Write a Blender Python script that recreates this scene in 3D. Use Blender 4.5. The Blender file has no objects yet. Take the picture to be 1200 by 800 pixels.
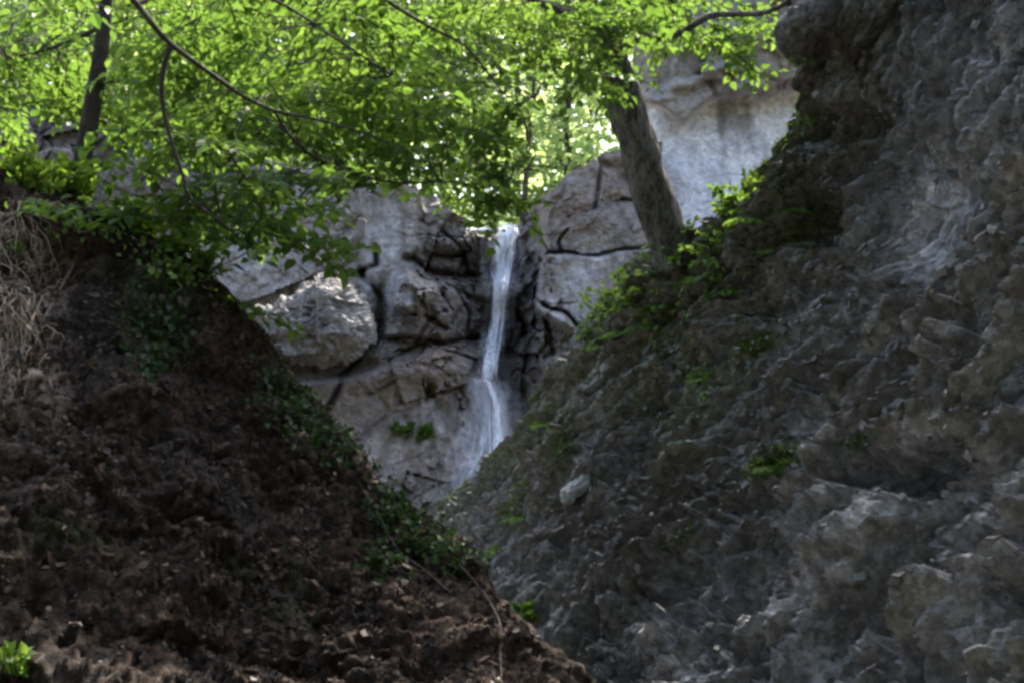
import bpy, math, random
import numpy as np
from mathutils import Vector
from mathutils.bvhtree import BVHTree

rng = np.random.default_rng(11)
random.seed(11)
scene = bpy.context.scene
COL = scene.collection

# ------------------------------------------------------------------ camera geometry
F = 1287.0
TH = math.radians(12.0)
CAM = np.array([0.0, 0.0, 1.7])
FWD = np.array([0, math.cos(TH), math.sin(TH)])
UP = np.array([0, -math.sin(TH), math.cos(TH)])
RIGHT = np.array([1.0, 0, 0])


def P(px, py, d):
    px, py, d = np.broadcast_arrays(np.asarray(px, float), np.asarray(py, float), np.asarray(d, float))
    u = ((px - 600) / F)[..., None]
    v = ((400 - py) / F)[..., None]
    return CAM + d[..., None] * (u * RIGHT + v * UP + FWD)


def proj(p):
    r = p - CAM
    d = r @ FWD
    dd = np.where(d > 0.2, d, 0.2)
    return 600 + F * (r @ RIGHT) / dd, 400 - F * (r @ UP) / dd, d


# ------------------------------------------------------------------ noise
def _hash(ix, iy, iz, s):
    h = (ix.astype(np.int64) * 374761393 + iy.astype(np.int64) * 668265263 + iz.astype(np.int64) * 2147483647 + s * 1274126177) & 0xFFFFFFFF
    h = ((h ^ (h >> 13)) * 1274126177) & 0xFFFFFFFF
    h = ((h ^ (h >> 16)) * 2246822519) & 0xFFFFFFFF
    return ((h ^ (h >> 15)) & 0xFFFFFF) / float(0xFFFFFF)


def vnoise(p, s=0):
    i = np.floor(p).astype(np.int64)
    f = p - i
    f = f * f * f * (f * (f * 6 - 15) + 10)
    r = 0
    for dx in (0, 1):
        wx = f[..., 0] if dx else 1 - f[..., 0]
        for dy in (0, 1):
            wy = f[..., 1] if dy else 1 - f[..., 1]
            for dz in (0, 1):
                wz = f[..., 2] if dz else 1 - f[..., 2]
                r = r + wx * wy * wz * _hash(i[..., 0] + dx, i[..., 1] + dy, i[..., 2] + dz, s)
    return r * 2 - 1


def fbm(p, octv=4, s=0, gain=0.5, ridged=False):
    a, r, t = 1.0, 0, 0
    for k in range(octv):
        n = vnoise(p * 2.03 ** k + 17.3 * k, s + k)
        if ridged:
            n = 1 - 2 * np.abs(n)
        r = r + a * n
        t += a
        a *= gain
    return r / t


def worley(p, s=0):
    """F1, F2, a planar tilt + offset per nearest cell"""
    i = np.floor(p).astype(np.int64)
    sh = p.shape[:-1]
    f1 = np.full(sh, 9.0)
    f2 = np.full(sh, 9.0)
    blk = np.zeros(sh)
    cid = np.zeros(sh)
    for dx in (-1, 0, 1):
        for dy in (-1, 0, 1):
            for dz in (-1, 0, 1):
                cx, cy, cz = i[..., 0] + dx, i[..., 1] + dy, i[..., 2] + dz
                q = np.stack([cx + _hash(cx, cy, cz, s + 1), cy + _hash(cx, cy, cz, s + 2), cz + _hash(cx, cy, cz, s + 3)], -1)
                e = p - q
                d = np.sqrt((e * e).sum(-1))
                o = _hash(cx, cy, cz, s + 4) * 2 - 1
                tl = np.stack([_hash(cx, cy, cz, s + 5), _hash(cx, cy, cz, s + 6), _hash(cx, cy, cz, s + 7)], -1) * 2 - 1
                b = o + 1.1 * (tl * e).sum(-1)
                n = d < f1
                f2 = np.where(n, f1, np.minimum(f2, d))
                blk = np.where(n, b, blk)
                cid = np.where(n, o, cid)
                f1 = np.where(n, d, f1)
    return f1, f2, blk, cid


def chunks(p, s=0, k=.28, tilt=1.15, flip=False):
    """broken rock: the upper envelope of one tilted plane per cell; flat facets that meet in sharp creases"""
    i = np.floor(p).astype(np.int64)
    sh = p.shape[:-1]
    h1 = np.full(sh, -9.0)
    h2 = np.full(sh, -9.0)
    for dx in (-1, 0, 1):
        for dy in (-1, 0, 1):
            for dz in (-1, 0, 1):
                cx, cy, cz = i[..., 0] + dx, i[..., 1] + dy, i[..., 2] + dz
                q = np.stack([cx + _hash(cx, cy, cz, s + 1), cy + _hash(cx, cy, cz, s + 2), cz + _hash(cx, cy, cz, s + 3)], -1)
                e = p - q
                o = _hash(cx, cy, cz, s + 4) * 2 - 1
                tl = np.stack([_hash(cx, cy, cz, s + 5), _hash(cx, cy, cz, s + 6), _hash(cx, cy, cz, s + 7)], -1) * 2 - 1
                b = .55 * o + tilt * (tl * e).sum(-1) - k * (e * e).sum(-1) * 1.6
                n = b > h1
                h2 = np.where(n, h1, np.maximum(h2, b))
                h1 = np.where(n, b, h1)
    return (-h1 if flip else h1), h1 - h2


def sstep(a, b, x):
    t = np.clip((x - a) / (b - a), 0, 1)
    return t * t * (3 - 2 * t)


def blob(px, py, cx, cy, rx, ry, rot=0, soft=0.5):
    c, s = math.cos(math.radians(rot)), math.sin(math.radians(rot))
    x, y = px - cx, py - cy
    u = (x * c + y * s) / rx
    v = (-x * s + y * c) / ry
    return 1 - sstep(1 - soft, 1 + soft, np.sqrt(u * u + v * v))


def pline(px, py, pts):
    d = np.full(px.shape, 1e9)
    for (ax, ay), (bx, by) in zip(pts[:-1], pts[1:]):
        vx, vy = bx - ax, by - ay
        t = np.clip(((px - ax) * vx + (py - ay) * vy) / (vx * vx + vy * vy), 0, 1)
        d = np.minimum(d, np.hypot(px - ax - t * vx, py - ay - t * vy))
    return d


def catmull(c, per):
    """Catmull-Rom along axis 0, `per` points in each segment"""
    c = np.concatenate([2 * c[:1] - c[1:2], c, 2 * c[-1:] - c[-2:-1]], 0)
    out = []
    for k in range(1, len(c) - 2):
        n = per[k - 1] if hasattr(per, '__len__') else per
        t = (np.arange(n) / n).reshape((-1,) + (1,) * (c.ndim - 1))
        p0, p1, p2, p3 = c[k - 1], c[k], c[k + 1], c[k + 2]
        out.append(0.5 * (2 * p1 + (p2 - p0) * t + (2 * p0 - 5 * p1 + 4 * p2 - p3) * t ** 2 + (3 * p1 - p0 - 3 * p2 + p3) * t ** 3))
    out.append(c[-2:-1])
    return np.concatenate(out, 0)


def grid_normals(p):
    du = np.gradient(p, axis=1)
    dv = np.gradient(p, axis=0)
    n = np.cross(du, dv)
    n /= np.linalg.norm(n, axis=-1, keepdims=True) + 1e-9
    return n


def unit(v):
    v = np.asarray(v, float)
    return v / (np.linalg.norm(v, axis=-1, keepdims=True) + 1e-9)


# ------------------------------------------------------------------ objects
def link_mesh(name, verts, faces, mats, parent=None, attrs=None, smooth=True, fmat=None):
    """faces: list of int arrays (n,k)"""
    verts = np.asarray(verts, np.float32)
    if parent is not None:
        verts = verts - np.array(world_loc(parent), np.float32)
    me = bpy.data.meshes.new(name)
    faces = [np.asarray(f, np.int32) for f in faces if len(f)]
    me.vertices.add(len(verts))
    me.vertices.foreach_set('co', verts.ravel())
    tot = np.concatenate([np.full(len(f), f.shape[1], np.int32) for f in faces])
    idx = np.concatenate([f.ravel() for f in faces])
    me.loops.add(len(idx))
    me.loops.foreach_set('vertex_index', idx)
    me.polygons.add(len(tot))
    me.polygons.foreach_set('loop_start', np.concatenate([[0], np.cumsum(tot)[:-1]]).astype(np.int32))
    me.polygons.foreach_set('use_smooth', np.full(len(tot), smooth))
    for m in (mats if isinstance(mats, (list, tuple)) else [mats]):
        me.materials.append(m)
    if fmat is not None:
        me.polygons.foreach_set('material_index', np.asarray(fmat, np.int32))
    for k, v in (attrs or {}).items():
        v = np.asarray(v, np.float32)
        if v.ndim == 1:
            a = me.attributes.new(k, 'FLOAT', 'POINT')
            a.data.foreach_set('value', v)
        else:
            a = me.attributes.new(k, 'FLOAT_COLOR', 'POINT')
            a.data.foreach_set('color', np.concatenate([v, np.ones((len(v), 1), np.float32)], 1).ravel())
    me.update(calc_edges=True)
    o = bpy.data.objects.new(name, me)
    COL.objects.link(o)
    if parent is not None:
        o.parent = parent
    return o


WL = {}


def world_loc(o):
    return WL.get(o.name, (0, 0, 0))


def tag(o, label=None, cat=None, group=None, kind=None):
    if label:
        o['label'] = label
    if cat:
        o['category'] = cat
    if group:
        o['group'] = group
    if kind:
        o['kind'] = kind
    return o


def thing(name, loc, label, cat, group=None):
    o = bpy.data.objects.new(name, None)
    COL.objects.link(o)
    o.empty_display_size = 0.2
    o.location = [float(x) for x in loc]
    WL[o.name] = tuple(float(x) for x in loc)
    return tag(o, label, cat, group)


def grid_faces(nv, nu, flip=False):
    i = np.arange(nv - 1)[:, None] * nu + np.arange(nu - 1)[None]
    i = i.ravel()
    q = np.stack([i, i + 1, i + nu + 1, i + nu], -1)
    return q[:, ::-1] if flip else q


class MB:
    def __init__(s):
        s.v, s.f, s.n, s.t = [], {}, 0, []

    def add(s, v, faces, tone=0.5):
        s.v.append(v)
        t = np.broadcast_to(np.asarray(tone, float), (len(v),)) if np.ndim(tone) < 1 or len(np.atleast_1d(tone)) == len(v) else None
        s.t.append(np.array(t))
        for f in faces:
            s.f.setdefault(f.shape[1], []).append(f + s.n)
        s.n += len(v)

    def tube(s, pts, rad, seg=6, tone=0.5, rough=0.0, cap=True, seed=0):
        pts = np.asarray(pts, float)
        n = len(pts)
        rad = np.broadcast_to(np.asarray(rad, float), (n,))
        tg = unit(np.gradient(pts, axis=0))
        ref = np.array([0, 0, 1.0]) if abs(tg[0][2]) < 0.9 else np.array([1.0, 0, 0])
        a = np.zeros((n, 3))
        x = unit(np.cross(tg[0], ref))
        for k in range(n):
            x = unit(x - tg[k] * (x @ tg[k]))
            a[k] = x
        b = np.cross(tg, a)
        an = np.arange(seg) * 2 * math.pi / seg
        ring = np.cos(an)[None, :, None] * a[:, None] + np.sin(an)[None, :, None] * b[:, None]
        R = rad[:, None, None] * np.ones((1, seg, 1))
        v = pts[:, None] + ring * R
        if rough:
            R = R * (1 + rough * fbm(v * np.array([4, 4, 1.2]) / max(rad.max(), .02) * .25, 4, seed)[..., None]
                     + rough * 0.6 * fbm(v * np.array([1, 1, .35]) / max(rad.max(), .02) * 2.2, 3, seed + 9, ridged=True)[..., None])
            v = pts[:, None] + ring * R
        v = v.reshape(-1, 3)
        i = np.arange(n - 1)[:, None] * seg
        j = np.arange(seg)[None]
        q = np.stack([i + j, i + (j + 1) % seg, i + seg + (j + 1) % seg, i + seg + j], -1).reshape(-1, 4)
        fs = [q]
        if cap:
            fs.append(np.arange((n - 1) * seg, n * seg)[None])
        s.add(v, fs, tone)

    def leaves(s, pos, d, nrm, size, width=0.3, tone=None, fold=0.12):
        """one six-point leaf, folded along its midrib, per row"""
        N = len(pos)
        if N == 0:
            return
        d = unit(d)
        sd = unit(np.cross(nrm, d))
        nn = np.cross(d, sd)
        size = np.broadcast_to(size, (N,))[:, None]
        w = width
        tm = [(0, 0, 0), (.3, w, fold), (.66, w * .85, fold * .8), (1, 0, -.1), (.66, -w * .85, fold * .8), (.3, -w, fold)]
        v = np.stack([pos + size * (a * d + b * sd + c * nn) for a, b, c in tm], 1).reshape(-1, 3)
        k = np.arange(N)[:, None] * 6
        f = np.concatenate([k + np.array([[0, 5, 4, 3]]), k + np.array([[0, 3, 2, 1]])], 0)
        if tone is None:
            tone = rng.random(N)
        s.add(v, [f], np.repeat(tone, 6))

    def build(s, name, mat, parent=None, smooth=True):
        return link_mesh(name, np.concatenate(s.v), [np.concatenate(x) for x in s.f.values()], mat, parent, {'tone': np.concatenate(s.t)}, smooth)


# ------------------------------------------------------------------ materials
def new_mat(name):
    m = bpy.data.materials.new(name)
    m.use_nodes = True
    nt = m.node_tree
    nt.nodes.clear()
    out = nt.nodes.new('ShaderNodeOutputMaterial')
    return m, nt, out


def nd(nt, t, **kw):
    n = nt.nodes.new(t)
    for k, v in kw.items():
        if k in n.inputs.keys():
            n.inputs[k].default_value = v
        else:
            setattr(n, k, v)
    return n


def rock_mat(name, grain=9.0, bump=0.5, var=0.55, rough=0.85, peb=.3):
    """colour from the mesh's own stain colours, times fine grain; small-scale bump"""
    m, nt, out = new_mat(name)
    L = nt.links.new
    bs = nd(nt, 'ShaderNodeBsdfPrincipled')
    co = nd(nt, 'ShaderNodeTexCoord')
    at = nd(nt, 'ShaderNodeAttribute', attribute_name='Col')
    wt = nd(nt, 'ShaderNodeAttribute', attribute_name='wet')
    n1 = nd(nt, 'ShaderNodeTexNoise', Scale=grain, Detail=8.0, Roughness=0.65)
    n2 = nd(nt, 'ShaderNodeTexNoise', Scale=grain * 4.1, Detail=6.0, Roughness=0.7)
    vo = nd(nt, 'ShaderNodeTexVoronoi', Scale=grain * 1.7)
    for n in (n1, n2, vo):
        L(co.outputs['Object'], n.inputs['Vector'])
    r = nd(nt, 'ShaderNodeMapRange')
    L(n1.outputs[0], r.inputs[0])
    r.inputs[1].default_value, r.inputs[2].default_value = 0.3, 0.7
    r.inputs[3].default_value, r.inputs[4].default_value = 1 - var, 1 + var
    r2 = nd(nt, 'ShaderNodeMapRange')
    L(n2.outputs[0], r2.inputs[0])
    r2.inputs[1].default_value, r2.inputs[2].default_value = 0.32, 0.68
    r2.inputs[3].default_value, r2.inputs[4].default_value = 1 - var * .7, 1 + var * .7
    mu0 = nd(nt, 'ShaderNodeMath', operation='MULTIPLY')
    L(r.outputs[0], mu0.inputs[0])
    L(r2.outputs[0], mu0.inputs[1])
    # pebbles and chips of differing stone
    wv = nd(nt, 'ShaderNodeVectorMath', operation='MULTIPLY_ADD')
    L(n2.outputs['Color'], wv.inputs[0])
    wv.inputs[1].default_value = (.5 / grain,) * 3
    L(co.outputs['Object'], wv.inputs[2])
    vo2 = nd(nt, 'ShaderNodeTexVoronoi', Scale=grain * 2.6)
    L(wv.outputs[0], vo2.inputs['Vector'])
    r3 = nd(nt, 'ShaderNodeMapRange')
    L(vo2.outputs['Color'], r3.inputs[0])
    r3.inputs[1].default_value, r3.inputs[2].default_value = .15, .85
    r3.inputs[3].default_value, r3.inputs[4].default_value = 1 - peb, 1 + peb * 1.2
    mu = nd(nt, 'ShaderNodeMath', operation='MULTIPLY')
    L(mu0.outputs[0], mu.inputs[0])
    L(r3.outputs[0], mu.inputs[1])
    mx = nd(nt, 'ShaderNodeVectorMath', operation='SCALE')
    L(at.outputs['Color'], mx.inputs[0])
    L(mu.outputs[0], mx.inputs['Scale'])
    L(mx.outputs[0], bs.inputs['Base Color'])
    rr = nd(nt, 'ShaderNodeMapRange')
    L(wt.outputs['Fac'], rr.inputs[0])
    rr.inputs[3].default_value, rr.inputs[4].default_value = rough, 0.25
    L(rr.outputs[0], bs.inputs['Roughness'])
    bs.inputs['Specular IOR Level'].default_value = 0.3
    ad = nd(nt, 'ShaderNodeMath', operation='ADD')
    L(n1.outputs[0], ad.inputs[0])
    ml = nd(nt, 'ShaderNodeMath', operation='MULTIPLY')
    L(n2.outputs[0], ml.inputs[0])
    ml.inputs[1].default_value = 0.5
    L(ml.outputs[0], ad.inputs[1])
    ad2 = nd(nt, 'ShaderNodeMath', operation='ADD')
    ml2 = nd(nt, 'ShaderNodeMath', operation='MULTIPLY')
    L(vo.outputs['Distance'], ml2.inputs[0])
    ml2.inputs[1].default_value = 0.5
    L(ad.outputs[0], ad2.inputs[0])
    L(ml2.outputs[0], ad2.inputs[1])
    bp = nd(nt, 'ShaderNodeBump', Strength=bump, Distance=0.12)
    L(ad2.outputs[0], bp.inputs['Height'])
    L(bp.outputs[0], bs.inputs['Normal'])
    L(bs.outputs[0], out.inputs[0])
    return m


def leaf_mat(name, dark, light, trans, tw=0.5, gloss=0.06):
    m, nt, out = new_mat(name)
    L = nt.links.new
    at = nd(nt, 'ShaderNodeAttribute', attribute_name='tone')
    mx = nd(nt, 'ShaderNodeMix', data_type='RGBA')
    mx.inputs[6].default_value = (*dark, 1)
    mx.inputs[7].default_value = (*light, 1)
    L(at.outputs['Fac'], mx.inputs[0])
    mt = nd(nt, 'ShaderNodeMix', data_type='RGBA')
    mt.inputs[6].default_value = (trans[0] * .65, trans[1] * .72, trans[2] * .7, 1)
    mt.inputs[7].default_value = (trans[0] * 1.35, trans[1] * 1.2, trans[2] * 1.2, 1)
    L(at.outputs['Fac'], mt.inputs[0])
    df = nd(nt, 'ShaderNodeBsdfDiffuse')
    tr = nd(nt, 'ShaderNodeBsdfTranslucent')
    gl = nd(nt, 'ShaderNodeBsdfGlossy', Roughness=0.45)
    L(mx.outputs[2], df.inputs[0])
    L(mt.outputs[2], tr.inputs[0])
    a = nd(nt, 'ShaderNodeMixShader')
    a.inputs[0].default_value = tw
    L(df.outputs[0], a.inputs[1])
    L(tr.outputs[0], a.inputs[2])
    b = nd(nt, 'ShaderNodeMixShader')
    b.inputs[0].default_value = gloss
    L(a.outputs[0], b.inputs[1])
    L(gl.outputs[0], b.inputs[2])
    L(b.outputs[0], out.inputs[0])
    return m


def bark_mat(name, c1, c2, scale=6.0, bump=0.6):
    m, nt, out = new_mat(name)
    L = nt.links.new
    bs = nd(nt, 'ShaderNodeBsdfPrincipled', Roughness=0.9)
    co = nd(nt, 'ShaderNodeTexCoord')
    mp = nd(nt, 'ShaderNodeMapping')
    mp.inputs['Scale'].default_value = (1, 1, 0.3)
    L(co.outputs['Object'], mp.inputs[0])
    n = nd(nt, 'ShaderNodeTexNoise', Scale=scale, Detail=8.0, Roughness=0.7)
    n2 = nd(nt, 'ShaderNodeTexNoise', Scale=scale * 5, Detail=5.0, Roughness=0.7)
    L(mp.outputs[0], n.inputs[0])
    L(mp.outputs[0], n2.inputs[0])
    cr = nd(nt, 'ShaderNodeMapRange')
    cr.inputs[1].default_value, cr.inputs[2].default_value = .42, .60
    av = nd(nt, 'ShaderNodeMix', data_type='FLOAT')
    av.inputs[0].default_value = .5
    L(n.outputs[0], av.inputs[2])
    L(n2.outputs[0], av.inputs[3])
    L(av.outputs[0], cr.inputs[0])
    mx = nd(nt, 'ShaderNodeMix', data_type='RGBA')
    mx.inputs[6].default_value = (*c1, 1)
    mx.inputs[7].default_value = (*c2, 1)
    L(cr.outputs[0], mx.inputs[0])
    L(mx.outputs[2], bs.inputs['Base Color'])
    bp = nd(nt, 'ShaderNodeBump', Strength=bump, Distance=0.05)
    ad = nd(nt, 'ShaderNodeMath', operation='ADD')
    L(n.outputs[0], ad.inputs[0])
    L(n2.outputs[0], ad.inputs[1])
    L(ad.outputs[0], bp.inputs['Height'])
    L(bp.outputs[0], bs.inputs['Normal'])
    L(bs.outputs[0], out.inputs[0])
    return m


M_SLOPE = rock_mat('slope_rock', 7, .8, 0.42, .85, .28)
M_EARTH = rock_mat('dark_earth', 12, 1.0, 0.7, 0.95, .85)
M_CLIFF = rock_mat('limestone', 5, 0.7, 0.3, .85, .18)
M_GROUND = rock_mat('forest_floor', 1.5, 0.4, 0.4, 0.95)
M_LEAF = leaf_mat('beech_leaf', (.045, .11, .016), (.08, .165, .026), (.135, .25, .035), 0.55, .03)
M_LEAF_FAR = leaf_mat('sunny_leaf', (.07, .13, .03), (.14, .21, .06), (.50, .68, .24), 0.62)
M_SHRUB = leaf_mat('shrub_leaf', (.085, .18, .028), (.14, .26, .042), (.26, .44, .05), 0.4)
M_BUSH = leaf_mat('bush_leaf', (.08, .16, .022), (.14, .24, .035), (.30, .48, .05), 0.5, .03)
M_IVY = leaf_mat('ivy_leaf', (.012, .035, .008), (.035, .075, .015), (.04, .09, .012), 0.3, 0.03)
M_GRASS = leaf_mat('grass_blade', (.035, .075, .014), (.075, .13, .025), (.09, .16, .02), 0.4)
M_DRY = leaf_mat('dry_grass', (.22, .17, .13), (.52, .43, .36), (.2, .15, .1), 0.15)
M_BARK = bark_mat('grey_bark', (.03, .027, .023), (.22, .205, .18), 7, 1.0)
M_BARK_D = bark_mat('dark_bark', (.018, .015, .012), (.05, .043, .036), 8)
M_DEADWOOD = bark_mat('dead_wood', (.07, .06, .055), (.19, .17, .155), 7)
M_ROOT = bark_mat('pale_root', (.13, .10, .075), (.34, .27, .21), 12)

# ------------------------------------------------------------------ terrain masses
BV = {}


def register(key, p, q):
    BV[key] = BVHTree.FromPolygons([tuple(x) for x in p.reshape(-1, 3).tolist()], q.tolist())


def cast(px, py, keys=('slope', 'bank', 'outcrop', 'boulder', 'cliff', 'wall')):
    d = unit(P(px, py, 1.0) - CAM)
    best = None
    for k in keys:
        if k not in BV:
            continue
        h = BV[k].ray_cast(Vector(CAM), Vector(d))
        if h[0] is not None and (best is None or h[3] < best[2]):
            n = np.array(h[1])
            if n @ d > 0:
                n = -n
            best = (np.array(h[0]), n, h[3], k)
    return best


# ---- right rock slope
R_rows = [
    [(430, 660, 17.5), (515, 600, 16.8), (560, 566, 16.2), (618, 512, 15.2), (680, 398, 14.0), (738, 335, 13.0), (800, 293, 12.2), (868, 228, 11.5), (912, 160, 10.9), (965, 60, 10.3), (1010, -60, 9.9), (1050, -220, 9.6)],
    [(470, 760, 13.0), (540, 690, 13.0), (590, 650, 12.9), (655, 590, 12.5), (735, 500, 12.0), (800, 430, 11.4), (865, 375, 10.8), (935, 310, 10.2), (990, 240, 9.7), (1045, 130, 9.3), (1090, 0, 9.0), (1130, -160, 8.7)],
    [(560, 900, 8.6), (620, 830, 9.0), (670, 780, 9.2), (735, 710, 9.2), (820, 620, 9.0), (890, 545, 8.7), (955, 480, 8.4), (1020, 410, 8.0), (1080, 330, 7.7), (1140, 210, 7.5), (1190, 70, 7.3), (1240, -100, 7.1)],
    [(700, 1040, 5.9), (750, 980, 6.2), (800, 920, 6.4), (860, 850, 6.5), (950, 760, 6.5), (1020, 680, 6.4), (1090, 600, 6.3), (1160, 520, 6.1), (1230, 420, 5.9), (1300, 290, 5.7), (1360, 130, 5.6), (1420, -60, 5.4)],
    [(860, 1250, 4.3), (920, 1180, 4.4), (980, 1120, 4.5), (1060, 1050, 4.5), (1160, 940, 4.5), (1240, 850, 4.4), (1330, 760, 4.3), (1420, 660, 4.2), (1500, 540, 4.1), (1580, 400, 4.0), (1660, 220, 3.9), (1740, 0, 3.8)],
]
ctrl = np.array([[P(*c) for c in r] for r in R_rows])
beh1 = ctrl[0] + np.array([0.7, 1.3, -0.5])
beh2 = ctrl[0] + np.array([2.2, 3.0, -2.0])
foot = ctrl[-1] + np.array([0.0, -1.2, 0])
foot[:, 2] = np.minimum(foot[:, 2] - 0.8, 0.4)
ctrl = np.concatenate([beh2[None], beh1[None], ctrl, foot[None]], 0)
g = catmull(ctrl, [10, 30, 120, 150, 150, 90, 16])
g = np.swapaxes(catmull(np.swapaxes(g, 0, 1), 58), 0, 1)
nrm = grid_normals(g)
if (nrm.reshape(-1, 3) @ np.array([-.3, -1, .3])).mean() < 0:
    nrm = -nrm
ea = unit(ctrl[2, 8] - ctrl[2, 3])          # bedding direction, up the slope
en = unit(np.cross(ea, np.array([-0.2, -0.9, 0.35])))
eb = np.cross(en, ea)
U = np.concatenate([[0], np.cumsum(np.linalg.norm(np.diff(g[44:], axis=1), axis=-1).mean(0))])
V = np.concatenate([[0], np.cumsum(np.linalg.norm(np.diff(g[:, 60:-60], axis=0), axis=-1).mean(1))])
q = np.stack(np.broadcast_arrays(U[None] * .45, V[:, None], 0.37), -1) + .06 * np.stack([fbm(g * 1.1, 3, 1), fbm(g * 1.1, 3, 2), g @ eb], -1)
px, py, dd = proj(g)
calm = np.clip(blob(px, py, 1100, 260, 50, 75, 20) + .8 * blob(px, py, 955, 500, 40, 22, -35), 0, 1)
rgh = 1 - .75 * calm
dsp = 0.15 * fbm(q * 0.7, 4, 3) + 0.08 * fbm(q * 1.3 + 5, 5, 5, gain=.6, ridged=True)
cmask = sstep(-.1, .3, fbm(g * .9, 3, 11))
for fr, am, ck, wob, sd_, fl in ((.95, .12, .10, .10, 20, 0), (2.1, .13, .12, .02, 30, 0), (4.4, .17, .12, .02, 40, 0), (9.0, .095, .055, .0, 47, 0)):
    hh, gp_ = chunks(q * fr * np.array([.95, 1.3, 1.3]) + wob * fr * fbm(g * 1.5, 3, sd_ + 5)[..., None], sd_, flip=bool(fl))
    dsp += (am * hh - ck * cmask * (1 - sstep(0, .10, gp_))) * (rgh if fr > 2 else 1)
dsp += 0.045 * fbm(g * 6.0, 5, 31, gain=.65) * rgh
for fr, am, sd_ in ((1.1, .08, 61), (2.6, .14, 64), (5.5, .13, 67)):   # bedding: ledges that bulge, then break back under
    v_ = q[..., 1] * fr + .75 * fbm(q * .8 * fr ** .5, 4, sd_)
    st_ = v_ - np.floor(v_)
    msk = sstep(-.25, .3, fbm(q * fr * .6 + 9, 3, sd_ + 1)) * rgh
    dsp += am * msk * (sstep(0, .8, st_) * (1 - sstep(.88, 1, st_)) - .55 * np.exp(-(np.minimum(st_, 1 - st_) / .07) ** 2))
hh, gp_ = chunks(q * 19 * np.array([.9, 1.2, 1.2]), 49)
dsp += .040 * hh * rgh
pit_ = fbm(q * np.array([5, 7, 7]) + 3, 3, 71, gain=.6)
dsp -= .16 * sstep(.12, .36, pit_) * rgh
pit_ = fbm(q * np.array([11, 15, 15]) + 8, 2, 74)
dsp -= .05 * sstep(.12, .4, pit_) * rgh
f1, f2, bk, cid = worley(q * 10 * np.array([.8, 1, 1]) + .2 * fbm(g * 6, 2, 19)[..., None], 48)
dsp += .06 * (.55 - f1) * sstep(-.1, .6, cid) * rgh
dsp -= dsp.mean()
# hollows and ribs seen on the face
dsp -= 0.40 * blob(px, py, 1105, 570, 60, 26, -12) + 0.25 * blob(px, py, 985, 600, 90, 22, -28) + 0.35 * blob(px, py, 900, 690, 90, 26, -35)
dsp += 0.2 * blob(px, py, 1010, 650, 85, 45, -30) + 0.12 * blob(px, py, 1060, 510, 60, 30, -20) + .1 * blob(px, py, 1170, 720, 70, 90, 0)
dsp -= 0.30 * np.exp(-(pline(px, py, [(870, 600), (960, 570), (1060, 545), (1140, 560)]) / 9) ** 2)
dsp -= 0.35 * np.exp(-(pline(px, py, [(640, 800), (760, 730), (850, 640), (900, 600)]) / 8) ** 2)
dsp -= 0.55 * blob(px, py, 955, 262, 38, 26, -25) + .5 * blob(px, py, 975, 150, 45, 22, -10)
dsp -= 0.25 * np.exp(-(pline(px, py, [(1100, 370), (1112, 345)]) / 5) ** 2) + .25 * blob(px, py, 1160, 390, 9, 9) + .2 * blob(px, py, 1155, 425, 7, 6)
dsp -= 0.30 * np.exp(-(pline(px, py, [(660, 640), (720, 560), (790, 480), (850, 430), (930, 330)]) / 7) ** 2)
dsp += .2 * blob(px, py, 865, 395, 40, 16, -25)
fade = np.ones(g.shape[0])
fade[:40] = .6
fade[40:80] = np.linspace(.6, 1, 40)
g = g + nrm * (dsp * fade[:, None])[..., None]
px, py, dd = proj(g)
# colours of the stone itself: grey conglomerate, brown stain, moss, pale lime
lo = fbm(q * 0.9, 4, 50)
me_ = fbm(g * 2.4, 4, 52)
colr = np.array([.208, .208, .208]) * (1 + 0.35 * lo + .35 * me_)[..., None]
br = sstep(0.05, 0.55, fbm(g * 0.8, 3, 55) + 0.2 * sstep(900, 640, px))[..., None] * .3
colr = colr * (1 - br) + np.array([.115, .088, .064]) * (1 + .3 * me_)[..., None] * br
edge = np.clip(1 - (np.arange(g.shape[0]) - 40) / 75.0, 0, 1)[:, None] * sstep(1000, 900, px)
mo = np.clip(edge * 1.0 + 0.35 * blob(px, py, 800, 440, 80, 120, 35) + .8 * blob(px, py, 885, 405, 30, 10, -20) + .6 * blob(px, py, 655, 520, 20, 40, 20)
             + .7 * blob(px, py, 930, 250, 40, 50) + .5 * blob(px, py, 1000, 520, 24, 14), 0, 1)
mo = (mo * sstep(-.35, .35, fbm(g * 2.2, 4, 60) + .15))[..., None] * .85
colr = colr * (1 - mo) + np.array([.095, .135, .028]) * (1 + .5 * me_)[..., None] * mo
pl = (0.8 * blob(px, py, 1100, 255, 42, 70, 18) + .8 * blob(px, py, 1105, 385, 18, 7, -15) + .9 * blob(px, py, 1192, 200, 14, 20)
      + .75 * blob(px, py, 955, 497, 40, 20, -45) + .7 * blob(px, py, 1030, 400, 36, 9, -35) + .75 * blob(px, py, 1070, 508, 40, 24, -25)
      + .2 * blob(px, py, 1130, 720, 70, 120, 25) + .3 * blob(px, py, 1180, 570, 40, 50) + .6 * blob(px, py, 760, 745, 30, 20) + .5 * blob(px, py, 800, 780, 50, 20)
      + .5 * blob(px, py, 930, 690, 70, 34, -30) + .5 * blob(px, py, 1010, 605, 40, 20, -30) + .3 * blob(px, py, 1150, 120, 40, 120, 25))
pl = (np.clip(pl * 1.15, 0, 1) * sstep(-.35, .15, fbm(g * 5, 5, 70, gain=.65) + .12))[..., None]
colr = colr * (1 - pl) + np.array([.52, .51, .525]) * (1 + .25 * me_)[..., None] * pl
qf = grid_faces(*g.shape[:2])
SL = (g.copy(), grid_normals(g), mo[..., 0].copy(), px.copy(), py.copy())
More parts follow.
